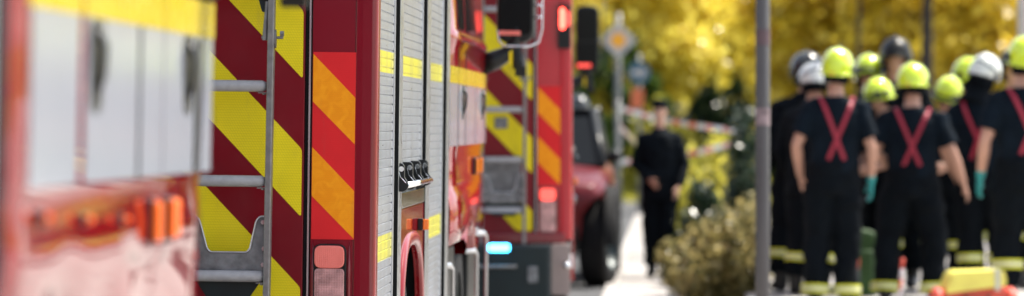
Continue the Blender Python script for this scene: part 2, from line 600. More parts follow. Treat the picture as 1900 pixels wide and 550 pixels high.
    for s in (0, 1):
        x = lx - s * lw
        mb = MB()
        mb.prism(round_poly([(x - .0105, -.135), (x + .0105, -.135), (x + .0105, -.085), (x - .0105, -.085)], .005), 'xy', .62, 3.2)
        rl = mb.build("ladder_rail", M_rail, root)
        for v in rl.data.vertices:
            v.co.x += (v.co.z - 1.4) * .006
        # upper stand-off arm with bolt
        sg = 1 if s == 0 else -1
        mb = MB()
        mb.tube([(x - sg * .013, -.10, 1.86), (x - sg * .016, -.11, 1.80), (x - sg * .018, -.11, 1.735)], [.007, .007, .010], 10)
        mb.tube([(x - .03, -.108, 1.744), (x + .04, -.108, 1.744)], .0045, 8)
        mb.tube([(x + sg * .030, -.108, 1.757), (x + sg * .042, -.108, 1.757)], .010, 6)
        mb.tube([(x + sg * .010, -.108, 1.74), (x + sg * .018, -.108, 1.74)], [(.017, .03), (.017, .03)], 12)
        mb.build("hinge_arm", M_rail, root, smooth=False)
    q = round_poly([(lx - .052, 1.90), (lx - .004, 1.90), (lx - .004, 1.826), (lx - .030, 1.826)], .006)
    q2 = round_poly([(lx - lw + .052, 1.90), (lx - lw + .004, 1.90), (lx - lw + .004, 1.826), (lx - lw + .030, 1.826)], .006)
    for qq in (q, q2):
        MB().prism(qq, 'xz', -.10, -.094).build("gusset_plate", M_teal, root, bevel=.001)
    for k in range(-1, 6):
        z = .973 + .307 * k + dz
        if z < .6 or z > 3.1:
            continue
        xa, xb = lx - lw + .012, lx - .013
        mb = MB()
        pts = [(xa, -.11, z), (xa + .012, -.11, z), (xb - .012, -.11, z), (xb, -.11, z)]
        mb.tube(pts, [(.013, .012), (.0185, .019), (.0185, .019), (.0135, .014)], 16, ref=(0, 0, 1))
        rg = mb.build("rung", M_rung, root, smooth=True)
        mb = MB()
        mb.box(xb - .025, xb + .004, -.118, -.10, z - .0235, z - .0195)
        mb.tube([(xb - .006, -.11, z - .028), (xb - .006, -.11, z - .020)], .006, 8)
        mb.build("rung_bracket", M_rail, rg)
    # lower bracket plate with a U cut-out, galvanised, folded lip
    cx = lx - lw / 2
    h = lw / 2
    o = [(-h + .005, .985), (-h + .005, 1.16), (-h + .022, 1.166), (-h + .036, 1.155), (-h + .062, 1.060), (-h + .072, 1.049),
         (h - .072, 1.049), (h - .062, 1.060), (h - .042, 1.152), (h - .030, 1.166), (h - .008, 1.166), (h - .008, .985)]
    o = [(cx + a, b + dz * .0) for a, b in o]
    pl = MB().prism(round_poly(o, .010, 3), 'xz', -.085, -.079).build("ladder_bracket", M_galv, root, bevel=.001)
    lip = MB()
    lp = [Vector((a, -.087, b)) for a, b in round_poly(o, .012, 3)]
    lo = [q for q in lp if q.z > 1.03]
    lip.tube(lo, .0032, 8, ref=(0, 1, 0))
    lip.build("folded_lip", M_alu, pl, smooth=True)
    o2 = [(-h + .01, .984), (h - .010, .984), (h - .012, .955), (h - .03, .95), (h - .06, .905), (-h + .06, .905), (-h + .03, .95)]
    MB().prism([(cx + a, b) for a, b in o2], 'xz', -.083, -.077).build("lower_gusset", M_teal, root, bevel=.001)
    mb = MB()
    for (a, b) in ((-.020, 1.147), (-.016, 1.062), (-.018, 1.010)):
        for s in (1, -1):
            xx = cx + s * (h + a)
            mb.tube([(xx, -.085, b), (xx, -.093, b)], .0075, 6)
    mb.build("bracket_bolts", M_alu, pl)
    # side bays, right side detailed, left side plain
    for side in (1, -1):
        X = (lambda x: x) if side > 0 else (lambda x: -W - x)
        def bx(mb, a, b, *r): mb.box(min(X(a), X(b)), max(X(a), X(b)), *r)
        e = cy0 - .06
        if cy0 < 4.5:
            bays = [(.10, .915, .64), (1.09, 2.395, 1.315), (2.64, 3.70, .50)]
            posts = [(.93, 1.08), (2.41, 2.62), (3.72, 3.93)]
        else:
            bays = [(.10, .915, .64), (1.09, 2.395, 1.315), (2.64, 3.70, .50), (3.95, cy0 - .12, .50)]
            posts = [(.93, 1.08), (2.41, 2.62), (3.72, 3.93)]
        for (a, b, z0) in bays:
            sh = shutter(root, a, b, z0, 2.94, side)
            mb = MB()
            bx(mb, -.0125, -.008, b - .05, b - .016, z0, 2.94)
            mb.build("shutter_edge", M_alu, sh)
        for (a, b) in posts:
            zb = .62 if a < 1.5 else .45
            mb = MB()
            bx(mb, -.03, .006, a, b, zb, 2.95)
            po = mb.build("side_post", mat("anodised_post", (.36, .37, .39), .3, metal=.9, var=.08), root, bevel=.003)
            mb = MB()
            bx(mb, -.03, .0045, a - .014, a - .001, zb, 2.95)
            mb.build("post_seal", M_rubber, po)
        # wheel-arch panel
        yc, zc, ro = 1.72, .46, .56
        mb = MB()
        outer = [(1.09, 1.165), (1.09, .45)]
        se = lambda v: math.copysign(abs(v) ** .62, v)
        arc = [(yc - ro * se(math.cos(R(t))), zc + ro * se(math.sin(R(t)))) for t in range(0, 181, 5)]
        q = [(1.09, .47)] + arc + [(2.395, .47), (2.395, 1.165), (1.09, 1.165)]
        xa, xb = sorted((X(-.02), X(.0)))
        mb.prism(q, 'yz', xa, xb)
        ap = mb.build("wheel_arch_panel", M_redside, root, bevel=.002)
        mb = MB()
        # arch flare: lofted lip swelling outwards
        prof = [(.0, .612), (.006, .609), (.012, .600), (.014, .588), (.011, .572), (.005, .562), (-.02, .559)]
        ts = [R(t) for t in range(0, 181, 4)]
        v, f = [], []
        for t in ts:
            for (dx, r) in prof:
                v.append((X(dx), yc - r * se(math.cos(t)), zc + r * se(math.sin(t))))
        n = len(prof)
        for i in range(len(ts) - 1):
            for k in range(n - 1):
                f.append((i * n + k, i * n + k + 1, (i + 1) * n + k + 1, (i + 1) * n + k))
        mb.add(v, f)
        mb.build("arch_flare", mat("red_moulded_plastic", (.20, .005, .007), .22, spec=.45, var=.06), ap, smooth=True)
        mb = MB()
        bx(mb, -.024, .003, 1.09, 2.395, 1.168, 1.222)
        mb.build("stainless_strip", M_chrome, root, bevel=.002)
        mk = MB()
        bx(mk, .0, .020, 2.03, 2.07, 1.066, 1.112)
        mko = mk.build("marker_lamp", M_black, root, bevel=.003)
        mk = MB()
        bx(mk, .0205, .042, 2.032, 2.068, 1.069, 1.109)
        mk.build("amber_lens", M_amber, mko, bevel=.003)
        # hinge bar: four black brackets carrying a polished tube
        for k in range(4):
            y = .95 + k * .43
            mb = MB()
            pts = [(X(-.02), 1.232), (X(.020), 1.232), (X(.034), 1.240), (X(.040), 1.254), (X(.034), 1.268), (X(.024), 1.282), (X(.024), 1.322), (X(.016), 1.332), (X(-.02), 1.332)]
            pp = round_poly(pts, .006, 3)
            mb.prism(pp, 'xz', y, y + .03)
            br = mb.build("hinge_bracket", M_black, root, bevel=.002)
            mb = MB()
            mb.tube([(X(.014), y - .009, 1.312), (X(.014), y - .001, 1.312)], .0095, 12)
            mb.tube([(X(.014), y - .013, 1.312), (X(.014), y - .009, 1.312)], .005, 6)
            mb.build("bolt", M_chrome, br)
            mb = MB()
            mb.tube([(X(.004), y - .003, 1.310), (X(.010), y - .004, 1.285), (X(.030), y - .004, 1.262)], .0018, 6)
            mb.build("spring_clip", M_chrome, br)
        MB().tube([(X(.030), .96, 1.254), (X(.030), 2.30, 1.254)], .011, 16).build("hinge_tube", M_chrome, root, smooth=True)
        # wheels
        xo = X(-.03)
        wheel(root, xo, 1.66, .48, .48, .33, side)
        # front wheel, steps
        wheel(root, xo, 5.45, .48, .48, .33, side)
    MB().box(-W + .45, -.45, .2, 7.0, .45, .62).build("chassis", M_dark, root)
    MB().tube([(-W + .3, 1.66, .48), (-.3, 1.66, .48)], .08, 12).build("rear_axle", M_dark, root)
    MB().tube([(-W + .3, 5.45, .48), (-.3, 5.45, .48)], .08, 12).build("front_axle", M_dark, root)
    # cab
    yf = 7.4
    st = [(cy0, 0.012, .93), (cy0 + .02, 0.0, .93), (4.7 if cy0 < 4.6 else cy0 + .1, 0.0, .93), (6.3, 0.0, .93), (6.6, 0.0, .80), (7.0, .0, .62), (7.15, .008, .60), (7.25, .03, .58), (7.33, .07, .57), (7.38, .14, .56), (7.40, .24, .55)]
    if p.get('dzb'):
        st = st[:3] + [(cy0 + .1 + .1 * k, 0.0, .93) for k in range(1, 14)] + st[4:]
    v, f = [], []
    for (y, fi, zb) in st:
        bl = 1.0 if y < 6.45 else (0.5 if y < 6.9 else 0.1)
        h1 = section(fi, .93, bl, p.get('dzb', 0), max(.1, (1 + .75 * math.sin(y * 9.0) * math.sin(y * 3.1 + 1)) * (1.25 - .38 * max(0, y - 5.0))))
        ring = h1 + [(-W - x, z) for x, z in h1[::-1][1:]]
        # windscreen slope
        for (x, z) in ring:
            yy = y
            if z > 1.9 and y > 7.0:
                yy = y - (z - 1.9) * .10 * (y - 7.0) / .4
            if z < 1.33 and y > 7.0:
                yy = y - .02 * (y - 7.0) / .4
            v.append((x, yy, z))
    n = len(ring)
    for i in range(len(st) - 1):
        for k in range(n - 1):
            f.append((i * n + k, (i + 1) * n + k, (i + 1) * n + k + 1, i * n + k + 1)[::-1])
        f.append((i * n + n - 1, (i + 1) * n + n - 1, (i + 1) * n, i * n)[::-1])
    f.append(tuple(range(n)))
    f.append(tuple((len(st) - 1) * n + k for k in range(n))[::-1])
    cab = MB().add(v, f).build("cab", M_redside, root, smooth=True)
    # front bumper and lower front
    MB().prism(round_poly([(-W + .06, 6.75), (-.06, 6.75), (-.03, 7.2), (-.16, 7.44), (-W + .16, 7.44), (-W + .03, 7.2)], .06), 'xy', .38, .925).build("front_bumper", M_redside, root, bevel=.01)
    MB().prism(round_poly([(-W + .22, 1.98), (-.22, 1.98), (-.26, 2.78), (-W + .26, 2.78)], .08), 'xz', 7.36, 7.405).build("windscreen", M_glass, cab, bevel=.004)
    mb = MB()
    for k in range(5):
        mb.box(-1.9, -.6, 7.40, 7.415, 1.05 + k * .07, 1.085 + k * .07)
    mb.build("front_grille", M_black, cab)
    for s in (-2.2, -.3):
        MB().tube([(s, 7.43, .7), (s, 7.455, .7)], [.09, .075], 20).build("headlight", M_chrome, root, smooth=False)
    for x in (-2.1, -.4):
        bb = MB().box(x - .28, x + .28, 5.9, 6.35, 3.045, 3.19).build("light_bar", mat("blue_dome", (.02, .1, .6), .15, coat=.8), root, bevel=.03)
    # side windows
    segs = p['doors']
    for side in (1, -1):
        X = (lambda x: x) if side > 0 else (lambda x: -W - x)
        for (a, b) in segs:
            v, f = [], []
            zz = [1.90, 2.3, 2.62]
            xx = [-.004, -.0255, -.0555]
            for z, x in zip(zz, xx):
                v += [(X(x), a + .07, z), (X(x), b - .07, z), (X(x - .01), a + .07, z), (X(x - .01), b - .07, z)]
            for i in range(2):
                o_ = i * 4
                f += [(o_, o_ + 1, o_ + 5, o_ + 4), (o_ + 2, o_ + 6, o_ + 7, o_ + 3), (o_, o_ + 4, o_ + 6, o_ + 2), (o_ + 1, o_ + 3, o_ + 7, o_ + 5)]
            f += [(0, 2, 3, 1), (8, 9, 11, 10)]
            MB().add(v, f).build("side_window", M_glass, root)
        # door gaps as thin dark raised seals
        for y in sorted({round(q, 2) for ab in segs for q in ab}):
            xa, xb = sorted((X(-.002), X(.0015)))
            MB().box(xa, xb, y - .006, y + .006, 1.37, 1.86).build("door_gap", M_rubber, cab)
        # decal bands, panel by panel
        wh, ye = MB(), MB()
        for (a, b) in p['decal']:
            xa, xb = sorted((X(-.001), X(.0022)))
            wh.box(xa, xb, a, b, 1.372, 1.6475)
            ye.box(xa, xb, a - .02, b + .02, 1.648, 1.722)
        wh.build("white_stripe", M_white, cab)
        ye.build("yellow_stripe", mat("yellow_paint_stripe", (.64, .50, .008), .25, coat=.5, var=.04), cab)
        for y in p['handles']:
            xa, xb = X(-.002), X(.004)
            q = round_poly([(y - .06, 1.49), (y + .06, 1.49), (y + .085, 1.645), (y - .085, 1.645)], .04, 6)
            hd = MB().prism(q, 'yz', min(xa, xb), max(xa, xb)).build("door_handle", M_black, cab)
            MB().tube([(X(.002), y, 1.515), (X(.014), y, 1.55), (X(.017), y, 1.60), (X(.004), y, 1.635)], [(.006, .012), (.006, .016), (.006, .018), (.006, .012)], 10, ref=(0, 0, 1)).build("handle_grip", M_black, hd, smooth=True)
        for y in p.get('reflection_strip', []):  # black strip stands for a dark vertical reflection near the door edge
            xa, xb = sorted((X(-.002), X(.006)))
            MB().box(xa, xb, y - .03, y + .03, 1.375, 1.64).build('dark_reflection_strip', M_black, cab, bevel=.002)
        # amber marker lamps on the side; tiny ones imitate gold glints on the paint
        for y, z, l, *hh_ in p['amber']:
            ah = hh_[0] if hh_ else .038
            xa, xb = sorted((X(-.02), X(.006)))
            bl = MB().box(xa, xb, y - l / 2 - .01, y + l / 2 + .01, z - ah - .004, z + ah + .004).build("marker_glint_base", M_black, root, bevel=.004)
            xa, xb = sorted((X(.006), X(.020)))
            MB().box(xa, xb, y - l / 2, y + l / 2, z - ah, z + ah).build("amber_lens", M_amblit if p.get('amblit') else M_amber, bl, bevel=.008)
        # entry steps and polished uprights under the cab
        for (ya, yb) in ((4.0 if cy0 < 4.5 else cy0, 4.85 if cy0 < 4.5 else cy0 + .3), (6.05, 6.72)):
            mb = MB()
            bx(mb, -.4, -.02, ya, yb, .40, .92)
            mb.build("entry_step", M_black, root, bevel=.01)
        for (y, x, zt) in ((4.15, .012, .86), (6.12, .015, .86), (6.95, .02, .92)):
            MB().tube([(X(-.03), y - .25, zt), (X(x), y - .12, zt), (X(x + .004), y, zt - .02), (X(x + .004), y + .02, .40)], [(.007, .013)] * 4, 10).build("step_rail", M_alu, root, smooth=True)
        fl = MB()
        prof = [(-.02, .64), (.016, .625), (.026, .59), (.024, .55), (.016, .53), (-.1, .52)]
        ts = [R(t) for t in range(48, 133, 6)]
        v, f = [], []
        for t in ts:
            for (dx, r) in prof:
                v.append((X(dx), 5.45 - r * math.cos(t), .48 + r * math.sin(t)))
        n2 = len(prof)
        for i in range(len(ts) - 1):
            for k in range(n2 - 1):
                f.append((i * n2 + k, i * n2 + k + 1, (i + 1) * n2 + k + 1, (i + 1) * n2 + k))
        fl.add(v, f).build("front_wheel_arch", M_redside, root, smooth=True)
        # mirror on a black arm with chrome guard loop
        y = 7.18
        arm = MB()
        arm.tube([(X(-.03), y, 1.77), (X(.05), y, 1.80), (X(.11), y + .02, 1.835), (X(.15), y, 1.90), (X(.16), y, 2.0)], [(.05, .055), (.055, .05), (.04, .04), (.03, .03), (.022, .022)], 12)
        ar = arm.build("mirror_arm", M_black, root, smooth=True)
        xa, xb = sorted((X(.05), X(.245)))
        q = round_poly([(xa, 1.885), (xb, 1.885), (xb, 2.42), (xa, 2.42)], .075, 8)
        MB().prism(q, 'xz', y - .02, y + .07).build("mirror_head", M_black, ar, bevel=.02)
        q = round_poly([(xa + .018, 1.93), (xb - .018, 1.93), (xb - .018, 2.12), (xa + .018, 2.12)], .03, 5)
        q2 = round_poly([(xa + .018, 2.135), (xb - .018, 2.135), (xb - .018, 2.40), (xa + .018, 2.40)], .03, 5)
        MB().prism(q, 'xz', y - .024, y - .021).prism(q2, 'xz', y - .024, y - .021).build("mirror_glass", mat("mirror_glass", (.004, .005, .006), .1, spec=.15, rvar=.01), ar)
        MB().box(xa + .01, xb - .07, y - .030, y - .024, 1.925, 1.948).build("red_reflection_or_marker", M_redglow if p.get("lit") else M_lampr, ar, bevel=.003)  # red strip imitates a reflection in the glass; a glowing marker where lit
        g = MB()
        gx = lambda t: X(t)
        g.tube([(gx(.06), y - .03, 1.95), (gx(.065), y - .05, 1.895), (gx(.09), y - .055, 1.868), (gx(.22), y - .055, 1.868), (gx(.27), y - .05, 1.89), (gx(.285), y - .03, 1.96), (gx(.285), y - .03, 2.2), (gx(.285), y, 2.45)], .005, 10)
        for z in (2.02, 2.08):
            g.tube([(gx(.23), y, z), (gx(.285), y - .03, z)], .006, 8)
        g.build("mirror_guard", M_black if p.get('lit') else M_chrome, ar, smooth=True)
        s = MB()
        s.tube([(gx(.15), y, 1.87), (gx(.155), y - .01, 1.80), (gx(.17), y - .01, 1.76)], [(.03, .012)] * 3, 10)
        s.prism(round_poly([(gx(.15), 1.715), (gx(.205), 1.715), (gx(.205), 1.765), (gx(.15), 1.765)], .006), 'xz', y - .03, y)
        s.build("camera_bracket", M_black, ar, smooth=False)
        MB().box(min(gx(.118), gx(.135)), max(gx(.118), gx(.135)), y - .02, y - .01, 1.77, 1.87).build("yellow_tag", M_yel, ar)
    return root


# the middle engine, sharp; the near one; the far one
dec = [(4.02, 4.62), (4.70, 5.22), (5.30, 6.10), (6.18, 6.98), (7.06, 7.16)]
fire_engine((-.965 - 1.47 * .0125, 12.5, 0), .0125, 0,
            "sharply focused red fire engine with orange striped board, between the two blurred engines",
            dict(doors=[(4.66, 5.26), (5.32, 7.02)], decal=dec, handles=[5.04, 6.78], amber=[(6.2, 1.265, .12), (6.55, 1.265, .05)]))
fire_engine((-.97 - 1.5 * .02, .80, 0), .02, 0,
            "nearest red fire engine, blurred, with wide white panel and yellow stripe along its cab",
            dict(cab0=4.86, dzb=.085, doors=[(5.42, 6.16), (6.18, 7.05)], decal=[(4.98, 5.45), (5.52, 6.14), (6.18, 6.475), (6.49, 7.05), (7.07, 7.24)], handles=[5.63, 6.84], reflection_strip=[6.98],
                 amber=[(6.36, 1.288, .06), (6.60, 1.288, .10), (5.1, 1.325, .02, .007), (5.52, 1.312, .02, .007), (5.95, 1.302, .015, .007)], amblit=True))  # tiny amber entries stand for gold highlights on the red paint
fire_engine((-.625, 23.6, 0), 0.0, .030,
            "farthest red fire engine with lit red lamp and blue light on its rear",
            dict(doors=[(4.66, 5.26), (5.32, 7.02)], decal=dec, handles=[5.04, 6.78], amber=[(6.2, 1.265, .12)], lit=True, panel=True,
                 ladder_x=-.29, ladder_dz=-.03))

# ------------------------------------------------------------------ people
SKIN = mat("skin", (.50, .27, .19), .5, var=.08, nscale=14)
NAVY = mat("navy_cotton", (.0045, .009, .015), .9, var=.42, nscale=7, bump=.2, bscale=180, spec=.1)
NAVYT = mat("black_turnout_cloth", (.0035, .0055, .008), .9, var=.3, nscale=9, bump=.3, bscale=120, spec=.1)
BRACE = mat("red_elastic_webbing", (.30, .008, .03), .55, var=.15, nscale=40)
LIME = mat("lime_helmet_shell", (.62, .78, .02), .1, coat=1.0, var=.05)
HWHITE = mat("white_helmet_shell", (.68, .70, .66), .16, coat=.9, var=.04)
HGREY = mat("dark_grey_helmet_shell", (.025, .028, .03), .22, coat=.2, var=.1)
HBLACK = mat("black_helmet_shell", (.008, .008, .009), .4, coat=0, spec=.3, var=.1)
BAND = mat("silver_reflective_band", (.55, .55, .42), .4, var=.1)
BANDY = mat("yellow_fluorescent_band", (.75, .78, .03), .45, var=.1)
GLOVE = mat("teal_nitrile", (.01, .28, .28), .35, var=.15)
BOOT = mat("black_leather", (.012, .012, .013), .4, var=.2)
HAIR = mat("dark_brown_hair", (.03, .018, .01), .6, var=.3)
EYE = mat("eye_white_brown", (.35, .3, .26), .2, var=.5, nscale=80)
ARMS = {
    'down': ((.275, -.03, 1.14), (.285, .06, .90)),
    'out': ((.30, -.01, 1.15), (.375, .06, .93)),
    'in': ((.285, -.02, 1.15), (.235, .13, .93)),
    'front': ((.275, -.02, 1.15), (.12, .23, 1.07)),
    'clasp': ((.265, .0, 1.16), (.075, .20, 1.00)),
    'up': ((.285, .06, 1.19), (.16, .25, 1.32)),
}


def hand(mb, w, e, sx, curl=.35, grow=0.0):
    """palm, four bent fingers and a thumb at wrist w, forearm coming from elbow e; sx = +1 right, -1 left"""
    w, e = Vector(w), Vector(e)
    d = (w - e).normalized()
    inn = Vector((-sx, 0, 0))
    n = (inn - d * inn.dot(d)).normalized()         # palm normal, towards the body
    fwd = d.cross(n) * (1 if sx > 0 else -1)
    if fwd.y < 0: fwd = -fwd                        # thumb side
    g = grow
    mb.tube([w - d * .02, w + d * .01, w + d * .05, w + d * .092], [(.027 + g, .020 + g), (.030 + g, .017 + g), (.040 + g, .016 + g), (.038 + g, .013 + g)], 12, ref=fwd)
    for i, (o, ln) in enumerate(((.030, .070), (.010, .080), (-.010, .074), (-.029, .058))):
        b = w + d * .082 + fwd * o
        p, dd, pts = b, d.copy(), [b - d * .02]
        for k in range(3):
            pts.append(p)
            c = curl * (.6 + .5 * k + .1 * i)
            dd = (dd * math.cos(c) + n * math.sin(c)).normalized() if k else dd
            p = p + dd * ln * (.45, .32, .26)[k]
        pts.append(p)
        mb.tube(pts, [.0095 + g, .0098 + g, .0092 + g, .0084 + g, .0066 + g], 8, ref=fwd)
    b = w + d * .028 + fwd * .030
    dd = (d * .75 + fwd * .6 + n * .35).normalized()
    p1 = b + dd * .034
    p2 = p1 + (d * .95 + n * .35 + fwd * .1).normalized() * .032
    p3 = p2 + (d * .9 + n * .6).normalized() * .024
    mb.tube([b - dd * .02, b, p1, p2, p3], [.014 + g, .014 + g, .0115 + g, .0105 + g, .008 + g], 8, ref=n)


def person(px, ytop, d, yaw, label, group=None, helmet='lime', top='tshirt', braces=False, arms=('down', 'down'),
           gloves=(False, False), pitch=0.0, hyaw=0.0, tilt=0.0, zg=None, stance=.12, vis=True, cap=False, bands=True, hood=False,
           zband=.42, lean=0.0, fine=False, sway=0.0, wid=1.0):
    base_top = 1.870 if not cap else 1.842
    c = at(px, ytop, d)
    zg = (.14 if group else 0.0) if zg is None else zg
    sc = (c.z - zg) / base_top
    mb = MB()
    # torso + neck
    tor = [((0, 0, .90), (.150, .100)), ((0, 0, .98), (.160, .108)), ((0, .0, 1.08), (.148, .098)), ((0, .0, 1.20), (.158, .105)), ((0, .0, 1.32), (.178, .112)),
           ((0, -.005, 1.42), (.172, .100)), ((0, -.008, 1.475), (.12, .078)), ((0, -.005, 1.51), (.066, .062)), ((0, .005, 1.56), (.056, .058)), ((0, .015, 1.63), (.055, .058))]
    mb.tube([a for a, _ in tor], [b for _, b in tor], 20, ref=(1, 0, 0))
    # head in its own frame about the neck pivot
    HM = Matrix.Translation((0, .01, 1.58)) @ Matrix.Rotation(hyaw, 4, 'Z') @ Matrix.Rotation(-pitch, 4, 'X') @ Matrix.Rotation(tilt, 4, 'Y') @ Matrix.Scale(.92, 4) @ Matrix.Translation((0, -.01, -1.58))
    hd = MB()
    hd.ball((0, .005, 1.725), (.074, .094, .098), 20, 14)
    hd.tube([(0, .02, 1.60), (0, .03, 1.63), (0, .035, 1.67), (0, .03, 1.73)], [(.030, .04), (.050, .062), (.060, .068), (.062, .066)], 16, ref=(1, 0, 0))
    hd.tube([(0, .094, 1.742), (0, .108, 1.712), (0, .116, 1.690), (0, .098, 1.682)], [.008, .011, .015, .010], 8)      # nose
    hd.tube([(-.024, .092, 1.655), (0, .100, 1.656), (.024, .092, 1.655)], [.005, .008, .005], 8)                 # mouth
    hd.tube([(-.032, .088, 1.752), (0, .096, 1.750), (.032, .088, 1.752)], [.008, .009, .008], 8)                 # brow
    for s in (-1, 1):
        hd.ball((s * .077, -.005, 1.705), (.012, .020, .032), 10, 8)
    hd.xform(HM)
    mb.add(hd.v, hd.f)
    st = stance
    aw = []
    for s, kind in ((1, arms[1]), (-1, arms[0])):
        el, wr = ARMS[kind]
        S = Vector((s * .178, -.005, 1.425)); E = Vector((s * el[0], el[1], el[2])); Wr = Vector((s * wr[0], wr[1], wr[2]))
        mb.tube([S - Vector((s * .05, 0, -.01)), S, S.lerp(E, .35), S.lerp(E, .75), E, E.lerp(Wr, .25), E.lerp(Wr, .7), Wr],
                [.05, .056, .052, .044, .038, .042, .033, .026], 14)
        hand(mb, Wr, E, s)
        aw.append((s, S, E, Wr))
        hp = Vector((s * .085, 0, .93)); kn = Vector((s * (st * .92), .02, .50)); an = Vector((s * st, -.01, .09))
        mb.tube([hp + Vector((0, 0, .05)), hp, hp.lerp(kn, .5), kn, kn.lerp(an, .35), an], [.08, .088, .075, .058, .054, .040], 14)
        mb.tube([an + Vector((0, -.03, -.03)), an + Vector((0, .05, -.045)), an + Vector((0, .16, -.06))], [.035, .036, .022], 10)
    body = mb.build("person", SKIN, None, remesh=.0085 if fine else .010, sm_it=2)
    tag(body, label, "person", group)
    body.location = (c.x, d, zg)
    body.rotation_euler = (lean, sway, yaw)
    body.scale = (sc * wid, sc, sc)
    # shirt or jacket
    j = .023 if top == 'tshirt' else .040
    mb = MB()
    tt = [((0, 0, .93), (.168 + j, .118 + j)), ((0, 0, 1.0), (.168 + j, .118 + j)), ((0, 0, 1.10), (.160 + j, .112 + j)), ((0, 0, 1.22), (.166 + j, .112 + j)), ((0, 0, 1.33), (.184 + j, .116 + j)),
          ((0, -.005, 1.42), (.178 + j, .104 + j)), ((0, -.008, 1.475), (.130 + j, .084 + j)), ((0, -.006, 1.512), (.078 + j * .6, .070 + j * .6))]
    if top == 'jacket':
        tt[0] = ((0, 0, .80), (.175 + j, .13 + j))
        tt.append(((0, 0, 1.545), (.075, .075)))
    mb.tube([a for a, _ in tt], [b for _, b in tt], 24, ref=(1, 0, 0))
    for (s, S, E, Wr) in aw:
        S0 = S - Vector((s * .05, 0, -.01))
        if top == 'tshirt':
            mb.tube([S0, S, S.lerp(E, .35), S.lerp(E, .72)], [.070, .080, .080, .082], 16)
        else:
            mb.tube([S0, S, S.lerp(E, .5), E, E.lerp(Wr, .5), E.lerp(Wr, .96)], [.075, .084, .074, .064, .058, .05], 16)
    mb.build("t_shirt" if top == 'tshirt' else "jacket", NAVY if top == 'tshirt' else NAVYT, body, remesh=.012, sm_it=3, disp=.018, dscale=8)
    # trousers
    mb = MB()
    mb.tube([(0, 0, .80), (0, 0, .90), (0, 0, 1.0), (0, 0, 1.04)], [(.185, .145), (.204, .155), (.196, .142), (.186, .136)], 22, ref=(1, 0, 0))
    for s in (1, -1):
        hp = Vector((s * .092, 0, .90)); kn = Vector((s * (st * .95), .02, .50)); an = Vector((s * st, -.01, .10))
        mb.tube([hp + Vector((0, 0, .04)), hp, hp.lerp(kn, .5), kn, kn.lerp(an, .4), kn.lerp(an, .9)], [.104, .122, .120, .102, .094, .092], 16)
    mb.build("trousers", NAVYT, body, remesh=.014, sm_it=3, disp=.020, dscale=7)
    for s in (1, -1):
        an = Vector((s * st, -.01, .10))
        b = MB()
        b.tube([an + Vector((0, -.01, .16)), an + Vector((0, -.01, .0)), an + Vector((0, -.005, -.055))], [.060, .056, .055], 12)
        b.tube([an + Vector((0, -.055, -.05)), an + Vector((0, .03, -.045)), an + Vector((0, .12, -.052)), an + Vector((0, .185, -.062))], [(.046, .05), (.05, .052), (.052, .042), (.036, .03)], 12, ref=(1, 0, 0))
        b.build("boot", BOOT, body, remesh=.012, sm_it=2)
        if bands:
            kn = Vector((s * (st * .95), .02, .50))
            for (z0, z1, mm, e) in ((zband - .032, zband + .032, BANDY, .0), (zband - .014, zband + .014, BAND, .003)):
                def P(z):
                    t = (kn.z - z) / (kn.z - an.z)
                    return kn.lerp(an, t)
                r = .107 + e
                MB().tube([P(z1), P(z0)], [r, r + .001], 20, cap=True).build("reflective_band" if e else "yellow_band", mm, body, smooth=False)
    if braces:
        def onback(x, z):
            # y on the shirt's back at this height
            zs = [a[2] for a, _ in tt]; rx = [b[0] for _, b in tt]; ry = [b[1] for _, b in tt]; cy = [a[1] for a, _ in tt]
            z2 = min(max(z, zs[0]), zs[-1])
            X_, Y_, C_ = np.interp(z2, zs, rx), np.interp(z2, zs, ry), np.interp(z2, zs, cy)
            return C_ - Y_ * math.sqrt(max(.02, 1 - (x / X_) ** 2)) - .012
        mb = MB()
        for s in (1, -1):
            pts = []
            for k in range(15):
                t = k / 14
                z = 1.485 - .43 * t
                x = s * (.115 - .175 * t)
                pts.append(Vector((x, onback(x, z), z)))
            for k in range(8):
                t = k / 7
                pts.insert(0, Vector((s * .120, onback(.120, 1.485) + .14 * t, 1.485 + .022 * math.sin(math.pi * min(1, t)) + .012 - .02 * t)))
            v, f = [], []
            for i, q in enumerate(pts):
                dirv = (pts[min(i + 1, len(pts) - 1)] - pts[max(i - 1, 0)]).normalized()
                nrm = Vector((0, -1, .25)).normalized() if q.z < 1.47 else Vector((0, -.3, 1)).normalized()
                sd = dirv.cross(nrm).normalized() * .0155
                for (a_, b_) in ((-1, 0), (1, 0), (1, .004), (-1, .004)):
                    v.append(q + sd * a_ + nrm * b_)
            for i in range(len(pts) - 1):
                for k in range(4):
                    f.append((i * 4 + k, i * 4 + (k + 1) % 4, (i + 1) * 4 + (k + 1) % 4, (i + 1) * 4 + k))
            f += [(0, 3, 2, 1), tuple((len(pts) - 1) * 4 + k for k in range(4))]
            mb.add(v, f)
        mb.build("braces", BRACE, body)
    for (s, S, E, Wr), g in zip(aw, (gloves[1], gloves[0])):
        if g:
            mb = MB()
            hand(mb, Wr, E, s, grow=.0035)
            mb.tube([Wr - (Wr - E).normalized() * .05, Wr], [.033, .031], 12)
            mb.build("glove", GLOVE, body, remesh=.007, sm_it=1)
    # headgear
    if cap:
        mb = MB()
        mb.tube([(0, .0, 1.755), (0, .0, 1.80), (0, .0, 1.845), (0, 0, 1.862)], [(.084, .104), (.094, .114), (.088, .106), (.03, .04)], 20, ref=(1, 0, 0))
        mb.prism([(-.065, .08), (-.05, .15), (0, .168), (.05, .15), (.065, .08)], 'xy', 1.758, 1.766)
        mb.xform(HM)
        mb.build("cap", NAVYT, body, smooth=True)
        mb = MB()
        mb.ball((0, -.012, 1.735), (.080, .092, .085), 18, 10, zmin=-.6)
        mb.xform(HM)
        mb.build("hair", HAIR, body, smooth=True)
    else:
